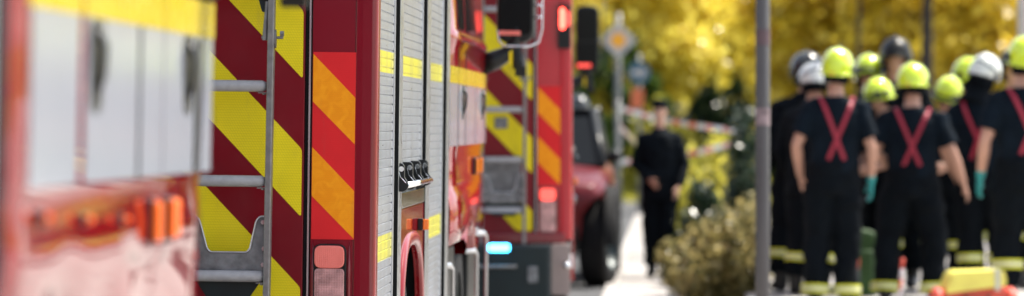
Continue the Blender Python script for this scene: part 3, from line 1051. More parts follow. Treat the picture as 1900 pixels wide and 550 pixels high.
        hm = {'lime': LIME, 'white': HWHITE, 'grey': HGREY, 'black': HBLACK}[helmet]
        mb = MB()
        # shell: deep dome, lower at nape and ears, raised brow
        seg, rings = 28, 14
        v, f = [], []
        for sh in (0, 1):
            k_ = 1.0 if sh == 0 else .93
            for i in range(rings + 1):
                t = i / rings
                for k in range(seg):
                    a = 2 * math.pi * k / seg
                    ca, sa = math.cos(a), math.sin(a)
                    low = -.42 - .20 * max(0, -sa) + .40 * max(0, sa) ** 2
                    sp = 1 - t * (1 - low)
                    sp = max(-1, min(1, sp))
                    cp = math.sqrt(max(0, 1 - sp * sp)) if sp > 0 else math.sqrt(1 - .35 * sp * sp)
                    v.append(((.126 * cp * ca) * k_, (-.005 + .152 * cp * sa) * k_, 1.748 + .147 * sp * k_ - (0 if sh == 0 else .004)))
        N1 = (rings + 1) * seg
        for sh in (0, 1):
            for i in range(rings):
                for k in range(seg):
                    k2 = (k + 1) % seg
                    q = (sh * N1 + i * seg + k, sh * N1 + (i + 1) * seg + k, sh * N1 + (i + 1) * seg + k2, sh * N1 + i * seg + k2)
                    f.append(q if sh == 0 else q[::-1])
        for k in range(seg):
            k2 = (k + 1) % seg
            f.append((rings * seg + k, N1 + rings * seg + k, N1 + rings * seg + k2, rings * seg + k2))
        mb.add(v, f)
        # central ridge
        mb.tube([(0, .09, 1.868), (0, .0, 1.893), (0, -.09, 1.872), (0, -.145, 1.81)], [(.012, .006), (.018, .009), (.018, .009), (.010, .006)], 8, ref=(1, 0, 0))
        mb.xform(HM)
        hob = mb.build("helmet", hm, body, smooth=True)
        mb = MB()
        seg2 = 36
        v, f = [], []
        for k in range(seg2):
            a = 2 * math.pi * k / seg2
            ca, sa = math.cos(a), math.sin(a)
            low = -.42 - .20 * max(0, -sa) + .40 * max(0, sa) ** 2
            cp = math.sqrt(1 - .35 * low * low)
            for dr, dz_ in ((-.004, -.006), (.010, -.008), (.014, .002), (.003, .012)):
                v.append(((.126 * cp + dr) * ca, -.005 + (.152 * cp + dr) * sa, 1.748 + .147 * low + dz_))
        for k in range(seg2):
            k2 = (k + 1) % seg2
            for q in range(4):
                f.append((k * 4 + q, k * 4 + (q + 1) % 4, k2 * 4 + (q + 1) % 4, k2 * 4 + q))
        mb.add(v, f)
        mb.xform(HM)
        mb.build("helmet_rim", M_black if helmet != 'lime' else LIME, hob, smooth=True)
        for s_ in (-1, 1):
            mb = MB()
            mb.ball((s_ * .122, .0, 1.728), (.014, .036, .036), 14, 8)
            mb.xform(HM)
            mb.build("side_disc", M_black if helmet != 'black' else HGREY, hob, smooth=True)
        if helmet == 'white':
            mb = MB()
            ts = [R(t) for t in range(186, 355, 8)]
            v, f = [], []
            for t in ts:
                bow = .030 * abs(math.sin(t)) ** 2
                for z, rr in ((1.745 + bow, 1.012), (1.775 + bow, .995), (1.775 + bow, .97), (1.745 + bow, .985)):
                    q_ = math.sqrt(max(.1, 1 - ((z - 1.748) / .147) ** 2)) * rr
                    v.append((.126 * q_ * math.cos(t), -.005 + .152 * q_ * math.sin(t), z))
            for i in range(len(ts) - 1):
                for k in range(4):
                    f.append((i * 4 + k, i * 4 + (k + 1) % 4, (i + 1) * 4 + (k + 1) % 4, (i + 1) * 4 + k))
            mb.add(v, f)
            mb.xform(HM)
            mb.build("dark_band", mat("dark_teal_band", (.02, .06, .08), .3), hob, smooth=True)
        if vis:
            mb = MB()
            ts = [R(t) for t in range(20, 161, 10)]
            v, f = [], []
            for t in ts:
                for z, r in ((1.78, 1.02), (1.72, 1.06), (1.70, 1.05), (1.765, 1.0)):
                    v.append((.126 * r * math.cos(t), -.005 + .152 * r * math.sin(t), z))
            for i in range(len(ts) - 1):
                for k in range(4):
                    f.append((i * 4 + k, i * 4 + (k + 1) % 4, (i + 1) * 4 + (k + 1) % 4, (i + 1) * 4 + k))
            mb.add(v, f)
            mb.xform(HM)
            mb.build("visor", M_black, hob, smooth=True)
            mb = MB()
            mb.prism(round_poly([(-.02, 1.648), (.02, 1.648), (.02, 1.676), (-.02, 1.676)], .005), 'xz', -.152, -.140)
            mb.xform(HM)
            mb.build("orange_tag", M_amber, hob)
        # neck curtain
        mb = MB()
        v, f = [], []
        ts = [R(t) for t in range(170, 371, 10)]
        for t in ts:
            for z, r in ((1.72, .86), (1.645, .82), (1.60, .74 if not hood else .95), (1.60, .70 if not hood else .90), (1.70, .80)):
                v.append((.126 * r * math.cos(t), -.005 + .152 * r * math.sin(t), z))
        for i in range(len(ts) - 1):
            for k in range(5):
                f.append((i * 5 + k, i * 5 + (k + 1) % 5, (i + 1) * 5 + (k + 1) % 5, (i + 1) * 5 + k))
        mb.add(v, f)
        mb.xform(HM)
        mb.build("neck_curtain", NAVYT, body, smooth=True)
    if hood:
        mb = MB()
        mb.tube([(0, -.01, 1.44), (0, -.005, 1.50), (0, .0, 1.60), (0, .0, 1.70), (0, .0, 1.80)], [(.16, .11), (.112, .095), (.095, .105), (.098, .118), (.07, .08)], 20, ref=(1, 0, 0))
        mb.xform(HM)
        mb.build("fire_hood", NAVYT, body, remesh=.012)
    for s in (-1, 1):
        mb = MB()
        mb.ball((s * .031, .086, 1.728), (.014, .010, .008), 10, 8)
        mb.xform(HM)
        mb.build("eye", EYE, body, smooth=True)
    return body


G = "firefighters standing together on the pavement"
person(1486, 95, 30.3, R(12), "firefighter in dark grey helmet, at the left end of the crew beside the post", G, helmet='grey', top='jacket', arms=('down', 'in'), vis=False, pitch=.15, zband=.30, sway=.03, stance=.15, wid=1.12)
person(1499, 114, 29.8, R(-38), "firefighter in white helmet, head bowed left, behind the first lime helmet", G, helmet='white', top='jacket', arms=('in', 'front'), pitch=.35, hyaw=R(50), vis=False, zband=.30, lean=-.05, stance=.10, wid=1.08)
person(1541, 88, 28.2, R(4), "firefighter in lime helmet with red crossed braces, one teal glove by the right hip", G, braces=True, wid=.98, arms=('in', 'down'), gloves=(False, True), hyaw=R(-22), pitch=.12, tilt=.05, sway=.025, stance=.115, fine=True, zband=.115)
person(1612, 100, 31.0, R(170), "firefighter in lime helmet facing the camera between the two pairs of crossed braces", G, arms=('front', 'front'), hyaw=R(15))
person(1640, 143, 30.4, R(125), "shorter firefighter in lime helmet, face turned left, behind the central firefighter's shoulder", G, arms=('front', 'front'), pitch=.35, tilt=.1)
person(1662, 68, 30.9, R(172), "tallest person at the back in a black helmet, facing the camera", G, helmet='black', top='jacket', arms=('front', 'front'), vis=False, bands=False)
person(1688, 115, 28.7, R(-3), "central firefighter in lime helmet with red crossed braces and bare hand out by the hip", G, braces=True, arms=('clasp', 'out'), hyaw=R(-16), pitch=.22, tilt=-.04, lean=-.05, sway=.015, fine=True, stance=.175, wid=1.08, zband=.115)
person(1755, 137, 30.3, R(150), "firefighter in lime helmet with head bowed, right of the central firefighter", G, arms=('front', 'front'), pitch=.45, tilt=-.35)
person(1802, 106, 30.9, R(70), "firefighter in lime helmet seen sideways behind the silver white helmet", G, arms=('front', 'up'), pitch=.2, hyaw=R(-20))
person(1832, 97, 29.5, R(-14), "firefighter in silver white helmet with black hood and red crossed braces", G, helmet='white', hood=True, braces=True, arms=('in', 'down'), pitch=.4, tilt=.22, hyaw=R(-20), vis=False, zband=.30, sway=-.04)
person(1882, 86, 31.0, R(165), "person in black helmet facing the camera behind the rightmost firefighter", G, helmet='black', top='jacket', arms=('front', 'front'), vis=False)
person(1902, 66, 27.7, R(8), "firefighter in lime helmet cut by the right edge, teal glove on the left hand", G, braces=True, arms=('down', 'down'), gloves=(True, True), fine=True, hyaw=R(10), zband=.30, wid=1.05)
person(1224, 183, 36.7, R(172), "police officer in black uniform and cap, hands clasped, alone on the path", None, cap=True, top='jacket', arms=('in', 'clasp'), bands=False, stance=.09, fine=True, wid=.92)
person(1074, 176, 39.0, R(195), "firefighter in grey helmet standing behind the red car", None, helmet='grey', top='jacket', arms=('front', 'down'), vis=False)

# ------------------------------------------------------------------ red car (facing the camera)
M_car = mat("car_red_paint", (.10, .003, .006), .3, spec=.3, var=.05)


def red_car():
    xr = -.53
    c = empty("parked_car", (xr - .92, 34.2, 0), "red off-road car facing the camera with its front wheel turned, beyond the farthest engine", "car", rz=0)
    w = .90
    st = [  # y, half width, z profile
        (0.0, .72, .42, .86), (.05, .80, .38, .93), (.20, .86, .36, .99), (.55, .87, .36, 1.03), (1.0, .88, .36, 1.07), (1.35, .88, .36, 1.10), (3.6, .88, .36, 1.12), (4.2, .86, .40, 1.08), (4.3, .80, .45, .95)]
    v, f = [], []
    ring = None
    for (y, hw, z0, z1) in st:
        lw_ = hw if y > 1.2 else .62
        ring = [(-lw_ + .05, z0), (lw_ - .05, z0), (lw_, z0 + .08), (lw_ + .01, z1 - .22) if y <= 1.2 else (hw + .01, (z0 + z1) / 2), (hw - .02, z1 - .10), (hw - .09, z1 - .02), (hw * .5, z1 + .02), (-hw * .5, z1 + .02), (-hw + .09, z1 - .02), (-hw + .02, z1 - .10), (-lw_ - .01, z1 - .22) if y <= 1.2 else (-hw - .01, (z0 + z1) / 2), (-lw_, z0 + .08)]
        v += [(x, y, z) for x, z in ring]
    n = len(ring)
    for i in range(len(st) - 1):
        for k in range(n):
            f.append((i * n + k, i * n + (k + 1) % n, (i + 1) * n + (k + 1) % n, (i + 1) * n + k)[::-1])
    f += [tuple(range(n)), tuple((len(st) - 1) * n + k for k in range(n))[::-1]]
    body = MB().add(v, f).build("body", M_car, c, smooth=True)
    for o_ in (body,):
        md = o_.modifiers.new("b", 'BEVEL'); md.width = .01; md.segments = 2
    # cabin: roof and pillars, glass
    g = MB()
    sec = [(1.15, .80, 1.09, 1.10), (1.85, .70, 1.09, 1.62), (3.2, .70, 1.09, 1.64), (4.0, .74, 1.09, 1.15)]
    v, f = [], []
    for (y, hw, z0, z1) in sec:
        t = (z1 - 1.1) / .54
        v += [(-.80, y, z0), (.80, y, z0), (.80 - .12 * t, y, z1 - .03), (-.80 + .12 * t, y, z1 - .03)]
    for i in range(3):
        for k in range(4):
            f.append((i * 4 + k, i * 4 + (k + 1) % 4, (i + 1) * 4 + (k + 1) % 4, (i + 1) * 4 + k)[::-1])
    f += [(0, 1, 2, 3), (15, 14, 13, 12)]
    g.add(v, f).build("windows", mat("tinted_glass", (.004, .005, .006), .15, spec=.12), c)
    MB().prism(round_poly([(-.70, 1.80), (.70, 1.80), (.70, 3.3), (-.70, 3.3)], .08), 'xy', 1.585, 1.62).build("roof", M_black, c, bevel=.02)
    for s in (-1, 1):
        for a_, b_, r_ in (((s * .80, 1.12, 1.09), (s * .69, 1.84, 1.60), .035), ((s * .69, 3.2, 1.60), (s * .76, 4.0, 1.12), .05), ((s * .80, 2.5, 1.1), (s * .69, 2.5, 1.60), .03)):
            MB().tube([a_, b_], r_, 8).build("roof_pillar", M_black, c, smooth=True)
        m = MB().ball((s * .90, 1.45, 1.17), (.07, .05, .06), 12, 8).build("door_mirror", M_black, c, smooth=True)
        h = MB().ball((s * .50, .03, .80), (.13, .04, .075), 16, 10).build("headlight", M_chrome, c, smooth=True)
        # arches
        for yc in (.46, 3.45):
            prof = [(-.04, .50), (.03, .49), (.055, .46), (.05, .42), (-.02, .405)]
            ts = [R(t) for t in range(0, 181, 9)]
            v, f = [], []
            for t in ts:
                for dx, r in prof:
                    v.append((s * (.88 + dx), yc - r * math.cos(t), .38 + r * math.sin(t) * 1.08))
            nn = len(prof)
            for i in range(len(ts) - 1):
                for k in range(nn - 1):
                    f.append((i * nn + k, i * nn + k + 1, (i + 1) * nn + k + 1, (i + 1) * nn + k))
            MB().add(v, f).build("wheel_arch", M_tyre, c, smooth=True)
    MB().prism(round_poly([(-.60, .36), (.60, .36), (.60, .55), (-.60, .55)], .04), 'xz', -.06, .12).build("front_bumper", M_black, c, bevel=.02)
    mb = MB()
    for k in range(4):
        mb.box(-.5, .5, -.03, .0, .60 + k * .06, .63 + k * .06)
    mb.build("grille", M_black, c)
    for s in (-1, 1):
        for yc in (.42, 3.45):
            wl = wheel(c, 0, 0, 0, .40, .25, s)
            wl.location = (s * .93, yc, .40)
            if yc < 1:
                wl.location = (s * .90, .42, .40)
                wl.rotation_euler = (0, 0, R(-10))
    return c


red_car()

# ------------------------------------------------------------------ ground, road, kerb, path
def sheet(name, pts, z, m, thick=None):
    mb = MB()
    if thick:
        mb.prism(pts, 'xy', z - thick, z)
    else:
        mb.add([(x, y, z) for x, y in pts], [tuple(range(len(pts)))])
    o = mb.build(name, m)
    return tag(o, kind="structure")


M_grass = mat("mown_grass", (.16, .17, .03), .9, var=.4, nscale=1.5, bump=.5, bscale=30)
M_asph = mat("asphalt", (.055, .056, .058), .85, var=.25, nscale=3, bump=.3, bscale=90)
M_conc = mat("concrete_paving", (.33, .31, .295), .8, var=.26, nscale=1.4, bump=.3, bscale=60)
M_kerb = mat("kerb_stone", (.33, .31, .29), .8, var=.2, nscale=8)
M_soil = mat("bark_soil", (.07, .045, .028), .95, var=.4, nscale=10, bump=.6, bscale=40)
sheet("ground", [(-400, -120), (400, -120), (400, 500), (-400, 500)], -.13, M_grass)
sheet("road", [(-9, -60), (-.60, -60), (-.60, 61), (-9, 61)], -.0, M_asph, .12)
sheet("crossing_road", [(-60, 61.2), (60, 61.2), (60, 74), (-60, 74)], -.02, M_asph, .1)
sheet("kerb", [(-.599, -60), (-.50, -60), (-.50, 61), (-.599, 61)], .035, M_kerb, .16)
sheet("path", [(-.498, -60), (14, -60), (14, 61), (-.498, 61)], .0, M_conc, .12)
sheet("planting_bed", [(.02, 29.2), (.555, 29.2), (.555, 60), (.02, 60)], .03, M_soil, .05)
sheet("grass_verge", [(-60, 74.2), (60, 74.2), (60, 160), (-60, 160)], .02, M_grass, .14)
sheet('raised_pavement', [(.68, 24), (14, 24), (14, 60.5), (.68, 60.5)], .14, M_conc, .16)
sheet('pavement_kerb', [(.56, 24), (.678, 24), (.678, 60.5), (.56, 60.5)], .143, M_kerb, .16)
# slab joints on the paving
mb = MB()
for k in range(40):
    y = 22 + k
    if y < 29 or True:
        mb.box(-.49, .0, y, y + .012, .0005, .003)
        mb.box(.70, 8, y + 3, y + 3.012, .1405, .143) if y < 57 else None
for k in range(9):
    mb.box(.96 + k * .8, .972 + k * .8, 24.2, 60.3, .1405, .143)
tag(mb.build("paving_joints", mat("joint_mortar", (.12, .11, .10), .9)), kind="structure")

# ------------------------------------------------------------------ vegetation
def leafmat(name, col, col2, tr=.5):
    m = bpy.data.materials.new(name)
    m.use_nodes = True
    nt = m.node_tree
    N, L = nt.nodes, nt.links
    b = N["Principled BSDF"]
    out = N["Material Output"]
    geo = N.new("ShaderNodeNewGeometry")
    rp = N.new("ShaderNodeValToRGB")
    rp.color_ramp.elements[0].color = tuple(col) + (1,)
    rp.color_ramp.elements[1].color = tuple(col2) + (1,)
    L.new(geo.outputs["Random Per Island"], rp.inputs[0])
    L.new(rp.outputs[0], b.inputs["Base Color"])
    b.inputs["Roughness"].default_value = .32
    t = N.new("ShaderNodeBsdfTranslucent")
    L.new(rp.outputs[0], t.inputs[0])
    mx = N.new("ShaderNodeMixShader")
    mx.inputs[0].default_value = tr
    L.new(b.outputs[0], mx.inputs[1]); L.new(t.outputs[0], mx.inputs[2])
    L.new(mx.outputs[0], out.inputs[0])
    MATS[name] = m
    return m


L_gold = leafmat("golden_leaves", (.62, .49, .03), (.97, .88, .20), .5)
L_dgold = leafmat("olive_gold_leaves", (.46, .33, .015), (.95, .75, .09), .5)
L_lime = leafmat("yellow_green_leaves", (.32, .32, .03), (.70, .62, .10), .5)
L_green = leafmat("green_leaves", (.03, .07, .012), (.10, .16, .03), .4)
L_darkg = leafmat("dark_green_leaves", (.008, .025, .010), (.025, .05, .02), .2)
L_olive = leafmat("olive_beige_leaves", (.045, .055, .012), (.52, .42, .16), .35)
M_bark = mat("tree_bark", (.022, .017, .014), .9, var=.35, nscale=8, scale3=(4, 4, .7), bump=.6, bscale=30)


def leaves(name, m, parent, clumps, n, size, loc=(0, 0, 0)):
    """n small faces gathered in clumps (centre, radii)"""
    cl = np.array([c[0] for c in clumps]); rad = np.array([c[1] for c in clumps])
    w = np.array([r[0] * r[1] * r[2] for r in rad]) ** .6
    idx = rng.choice(len(clumps), n, p=w / w.sum())
    d = rng.normal(size=(n, 3)); d /= np.linalg.norm(d, axis=1)[:, None]
    rr = rng.random(n) ** .45
    c = cl[idx] + d * rad[idx] * rr[:, None] * (1 + .12 * rng.normal(size=(n, 1)) + .7 * (rng.random((n, 1)) < .14))
    a = rng.normal(size=(n, 3)); a /= np.linalg.norm(a, axis=1)[:, None]
    b = np.cross(a, rng.normal(size=(n, 3))); b /= np.linalg.norm(b, axis=1)[:, None]
    s = size * (.6 + .8 * rng.random(n))[:, None]
    v = np.empty((n, 4, 3))
    v[:, 0] = c - a * s; v[:, 1] = c + b * s * .5; v[:, 2] = c + a * s; v[:, 3] = c - b * s * .5
    me = bpy.data.meshes.new(name)
    me.vertices.add(4 * n); me.loops.add(4 * n); me.polygons.add(n)
    me.vertices.foreach_set("co", v.ravel())
    me.loops.foreach_set("vertex_index", np.arange(4 * n))
    me.polygons.foreach_set("loop_start", np.arange(n) * 4)
    me.polygons.foreach_set("loop_total", np.full(n, 4))
    me.update(calc_edges=True)
    me.materials.append(m)
    o = bpy.data.objects.new(name, me)
    COL.objects.link(o)
    o.parent = parent
    return o


def tree(x, y, h, cr, zlow, m, label, group, n=9000, size=.13, trunk_r=.14, nc=26, lo=1, wob=.15):
    t = empty("tree", (x, y, 0), label, "tree", group)
    mb = MB()
    bend = [(random.uniform(-wob, wob) * k, random.uniform(-wob, wob) * k, h * .8 * k / 5) for k in range(6)]
    mb.tube(bend, [trunk_r * (1 - .15 * k) for k in range(6)], 12)
    tips = []
    for k in range(12):
        i = random.randint(lo, 4)
        p0 = Vector(bend[i]).lerp(Vector(bend[i + 1]), random.random())
        a = random.uniform(0, 6.28)
        L_ = cr * random.uniform(.5, .9)
        p1 = p0 + Vector((math.cos(a) * L_ * .5, math.sin(a) * L_ * .5, L_ * .35))
        p2 = p0 + Vector((math.cos(a) * L_, math.sin(a) * L_, L_ * random.uniform(.2, .8)))
        mb.tube([p0, p1, p2], [trunk_r * .4, trunk_r * .25, trunk_r * .08], 8)
        tips.append(p2)
    mb.build("trunk", M_bark, t, smooth=True)
    cl = []
    for q in tips:
        r = cr * random.uniform(.25, .42)
        cl.append((tuple(q), (r, r, r * .8)))
    while len(cl) < nc:
        a, rr = random.uniform(0, 6.28), cr * math.sqrt(random.random())
        zz = random.uniform(zlow, h)
        lim = math.sqrt(max(.05, 1 - ((zz - (zlow + h) / 2) / ((h - zlow) / 2 * 1.1)) ** 2))
        r = cr * random.uniform(.2, .38)
        cl.append(((math.cos(a) * rr * lim, math.sin(a) * rr * lim, zz), (r, r, r * .75)))
    leaves("crown", m, t, cl, n, size)
    return t


GT = "golden trees lit from behind across the street"
spots = [(-1.2, 80, 5.3, 2.3, 2.3, L_gold, "golden leafed tree standing behind the yellow diamond road sign"),
         (1.3, 84, 5.9, 2.5, 2.6, L_gold, "golden leafed tree rising behind the police officer and dark rounded bush"),
         (3.2, 76, 5.2, 1.9, 2.0, L_dgold, "golden leafed tree behind the left part of the crew, right of the grey post"),
         (5.0, 73, 5.4, 2.0, 1.8, L_dgold, "golden leafed tree rising above the central helmet"),
         (7.4, 78, 5.6, 2.2, 1.8, L_dgold, "golden leafed tree behind the rightmost helmets"),
         (11.5, 76, 5.4, 2.4, 2.0, L_gold, "golden tree beyond the picture's right edge")]
for (x, y, h, cr, zl, m, lb) in spots:
    tree(x, y, h, cr, zl, m, lb, GT, n=22000, size=.12, nc=70, trunk_r=.11)
GB = "tall green trees in the far background"
for i, (x, y, h, cr, lb) in enumerate([(-9, 104, 12, 5, "far green tree left, behind the fire engines"), (-2.6, 101, 11, 4.5, "far green tree behind the road sign post"),
                                       (4.5, 106, 12, 5, "far green tree behind the gap between officer and grey post"), (11, 102, 11, 5, "far green tree behind the firefighters"),
                                       (18, 98, 11, 5, "far green tree at the right end of the background row")]):
    tree(x, y, h, cr, .6, L_green if i == 0 else (L_gold if i < 3 else L_lime), lb, GB, n=14000, size=.24, nc=60, trunk_r=.2)
# a dark trunk above the central helmet, and a slim one left of it
tree(at(1718, 0, 60).x, 60, 7.5, 1.4, 4.6, L_gold, "slender tree with a dark straight trunk between the two middle helmets", GT, n=3500, size=.12, trunk_r=.135, nc=18, lo=4, wob=.01)
tree(at(1592, 0, 66).x, 66, 7.5, 1.3, 4.8, L_gold, "slender tree with faint dark trunk above the second lime helmet", GT, n=3500, size=.12, trunk_r=.06, nc=18, lo=4, wob=.01)


def shrub(x, y, w, dp, h, m, label, group, n=5000, size=.035, twigs=30, m2=None):
    s = empty("shrub", (x, y, 0.02), label, "shrub", group)
    mb = MB()
    cl = []
    for k in range(twigs):
        a, r = random.uniform(0, 6.28), math.sqrt(random.random())
        bx_, by_ = math.cos(a) * r * w * .3, math.sin(a) * r * dp * .3
        tx, ty = math.cos(a) * r * w * .5, math.sin(a) * r * dp * .5
        tz = h * random.uniform(.45, 1.08) * (1 - .45 * r * r)
        mb.tube([(bx_, by_, 0), ((bx_ + tx) / 2, (by_ + ty) / 2, tz * .5), (tx, ty, tz)], [.008, .006, .003], 5)
        rr = random.uniform(.05, .14) * min(1.5, h)
        cl.append(((tx, ty, tz - rr * .8), (rr * .8, rr * .8, rr * 1.5)))
        cl.append((((bx_ + tx) / 2, (by_ + ty) / 2, tz * .45), (rr * 1.1, rr * 1.1, rr * 1.3)))
    mb.build("twigs", M_bark, s)
    leaves("foliage", m, s, cl, n, size)
    return s


GS = "low shrubs in the planting bed"
shrub(.40, 30.6, .70, 1.3, .70, L_olive, "pale olive shrub nearest the grey post, low in the bed", GS, 7000, .034, 60)
shrub(.20, 32.6, .60, 1.4, .60, L_olive, "pale olive low shrub beside the officer's feet", GS, 5000, .034, 50)
shrub(.58, 33.2, .5, 1.5, .82, L_olive, "taller pale olive shrub behind the one nearest the post", GS, 5000, .034, 50)
shrub(.28, 36.5, .50, 1.8, .86, L_darkg, "dark shaded shrub right of the police officer", GS, 7000, .04, 36)
shrub(.06, 34.8, .34, 1.0, .36, L_green, 'small green low shrub at the edge of the path by the officer', GS, 2500, .03, 24)
shrub(.30, 43, .85, 3.0, 1.25, L_lime, "yellow green shrub behind the dark one in the bed", GS, 7000, .05, 36)
shrub(.62, 52, 1.2, 4.0, 1.30, L_lime, "yellow green shrub at the far end of the bed", GS, 7000, .06, 36)
shrub(at(1380, 0, 39).x, 39, .22, .4, 1.66, L_darkg, "narrow dark evergreen shrub just left of the grey post", None, 6000, .035, 40)
shrub(at(1118, 0, 62).x, 76.5, 2.2, 2.0, 3.0, L_green, "dark green bush left of the road sign post", None, 7000, .12, 40)
shrub(at(1335, 0, 79).x, 79, 1.9, 1.8, 2.45, L_darkg, "dark rounded bush hanging over the parked van", None, 8000, .11, 46)
shrub(at(1205, 0, 58).x + .1, 76, 1.6, 2.5, 1.2, L_lime, "yellow green bush across the street behind the barrier tape", None, 5000, .08, 30)
shrub(-.25, 75.2, 1.6, 1.0, 1.9, L_lime, 'yellow green bush across the street directly behind the police officer', None, 7000, .07, 40)
GH = "hedge sections across the street"
for i, (x, lb) in enumerate([(2.0, "olive green hedge section behind the grey post"), (4.6, "olive green hedge section behind the left firefighters"),
                             (7.2, "olive green hedge section behind the central firefighters"), (9.8, "olive green hedge section behind the rightmost firefighters")]):
    hshr = shrub(x, 80 + i % 2, 3.0, 1.5, 2.0, L_green, lb, GH, 8000, .12, 50)
# grass tufts on the verge
gm = leaves("grass_tufts", L_lime, None, [((x, 76 + 5 * (i % 3), .03), (1.6, 3, .12)) for i, x in enumerate(np.linspace(-4, 10, 14))], 9000, .06)
tag(gm, kind="stuff")

# ------------------------------------------------------------------ street furniture
M_post = mat("weathered_grey_post_paint", (.085, .082, .085), .55, metal=.1, var=.2, nscale=4, scale3=(1, 1, .3))
p = at(1415, 0, 22)
pole = empty("lamp_post", (p.x, 22, 0), "thick grey metal post with faded stickers, left of the crew", "post")
MB().tube([(0, 0, 0), (0, 0, 1.0), (0, 0, 6.0)], [.041, .041, .036], 24).build("shaft", M_post, pole, smooth=True)
MB().tube([(0, 0, 0), (0, 0, .05), (0, 0, .07)], [.075, .075, .045], 24).build("foot", M_post, pole, smooth=False)
MB().tube([(0, 0, 1.46), (0, 0, 1.56)], .0425, 24, cap=False).build("sticker", mat("faded_pink_sticker", (.24, .18, .19), .6, var=.5, nscale=25), pole, smooth=True)
MB().tube([(0, 0, 1.92), (0, 0, 2.01)], .0425, 24, cap=False).build("sticker", mat("faded_red_sticker", (.11, .07, .08), .6, var=.4, nscale=25), pole, smooth=True)
MB().tube([(0, 0, 6.0), (0, -.2, 6.3), (0, -.9, 6.4)], [.036, .03, .03], 12).build("arm", M_post, pole, smooth=True)
MB().ball((0, -1.1, 6.4), (.1, .3, .05), 12, 8).build("lamp_head", M_post, pole, smooth=True)

M_gpole = mat("light_grey_pole_paint", (.15, .15, .15), .5, metal=.3, var=.1)
p = at(1147, 75, 60)
sg = empty("road_sign", (p.x, 60, 0), "yellow diamond priority road sign with white border on a grey pole", "road sign")
MB().tube([(0, .04, 0), (0, .04, 3.2)], .045, 14).build("pole", M_gpole, sg, smooth=True)
zc = p.z
dq = lambda r: [(0, zc - r), (r, zc), (0, zc + r), (-r, zc)]
MB().prism(round_poly(dq(.29), .04), 'xz', -.02, .0).build("sign_plate", mat("sign_white", (.40, .38, .38), .35), sg)
MB().prism(round_poly(dq(.15), .02), 'xz', -.024, -.021).build("yellow_centre", mat("sign_orange_yellow", (.85, .36, .01), .35), sg)
p = at(1186, 135, 62)
sg = empty("road_sign", (p.x, 62, 0), "round blue road sign on a pole above an orange board", "road sign")
MB().tube([(0, .04, 0), (0, .04, 2.6)], .03, 12).build("pole", M_gpole, sg, smooth=True)
MB().tube([(0, .0, p.z), (0, -.02, p.z)], .18, 28).build("sign_plate", mat("sign_blue", (.02, .09, .15), .35), sg)
arw = [(-.13, 2.20), (.02, 2.20), (.02, 2.14), (.13, 2.24), (.02, 2.34), (.02, 2.28), (-.13, 2.28)]
MB().prism([(a, b + p.z - 2.24) for a, b in arw], 'xz', -.024, -.021).build("white_arrow", mat("sign_white", (.6, .6, .6), .4), sg)
MB().prism(round_poly([(-.13, 1.72), (.07, 1.72), (.07, 2.04), (-.13, 2.04)], .02), 'xz', -.02, .0).build("orange_board", mat("sign_orange_red", (.55, .13, .05), .5), sg)

# pale post, upper right corner
p = at(1893, 0, 31)
pw = empty("flag_pole", (p.x + .02, 31, 0), "pale off-white pole at the right edge of the picture", "pole")
MB().tube([(0, 0, 0), (0, 0, 6)], .045, 16).build("shaft", mat("offwhite_paint", (.5, .46, .46), .5), pw, smooth=True)
MB().ball((0, 0, 6.02), .06).build("finial", M_alu, pw, smooth=True)

# barrier tapes, red and white
def tape(a, b, sag, w, label, twist=.5):
    a, b = Vector(a), Vector(b)
    n = 60
    v, f, mi = [], [], []
    for i in range(n + 1):
        t = i / n
        q = a.lerp(b, t) - Vector((0, 0, sag * 4 * t * (1 - t)))
        tw = twist * math.sin(t * 9)
        u = Vector((0, math.sin(tw), math.cos(tw))) * w / 2
        v += [q - u, q + u]
    for i in range(n):
        f.append((2 * i, 2 * i + 2, 2 * i + 3, 2 * i + 1))
    o = MB().add(v, f).build("barrier_tape", mat("tape_white", (.5, .47, .46), .3, coat=.4), None)
    o.data.materials.append(mat("tape_red", (.65, .05, .03), .3, coat=.4))
    for i, pl in enumerate(o.data.polygons):
        pl.material_index = (i // 4) % 2
    sd = o.modifiers.new("s", 'SOLIDIFY'); sd.thickness = .001
    return tag(o, label, "barrier tape", "barrier tapes closing the path")


tape(at(1148, 200, 44), at(1372, 243, 40), .04, .06, "upper red and white barrier tape, across the path behind the officer")
tape(at(1148, 232, 44), at(1205, 285, 41), .02, .07, "short slanting barrier tape left of the officer, below the upper one", .2)
tape(at(1150, 300, 43.9), at(1372, 262, 40), .05, .07, "lower red and white barrier tape right of the officer", .8)
p = at(1147, 400, 44.2)
tp = empty("barrier_post", (p.x, 44.05, 0), "thin grey post holding the barrier tapes left of the officer", "post")
MB().tube([(0, 0, 0), (0, 0, 1.75)], .025, 10).build("shaft", M_gpole, tp, smooth=True)
MB().tube([(0, 0, 0), (0, 0, .03)], .12, 16).build("foot", M_gpole, tp)
p = at(1374, 400, 40)
tp = empty("barrier_post", (p.x, 40.05, 0), "thin grey post holding the barrier tapes beside the narrow evergreen", "post")
MB().tube([(0, 0, 0), (0, 0, 1.5)], .025, 10).build("shaft", M_gpole, tp, smooth=True)
MB().tube([(0, 0, 0), (0, 0, .03)], .12, 16).build("foot", M_gpole, tp)

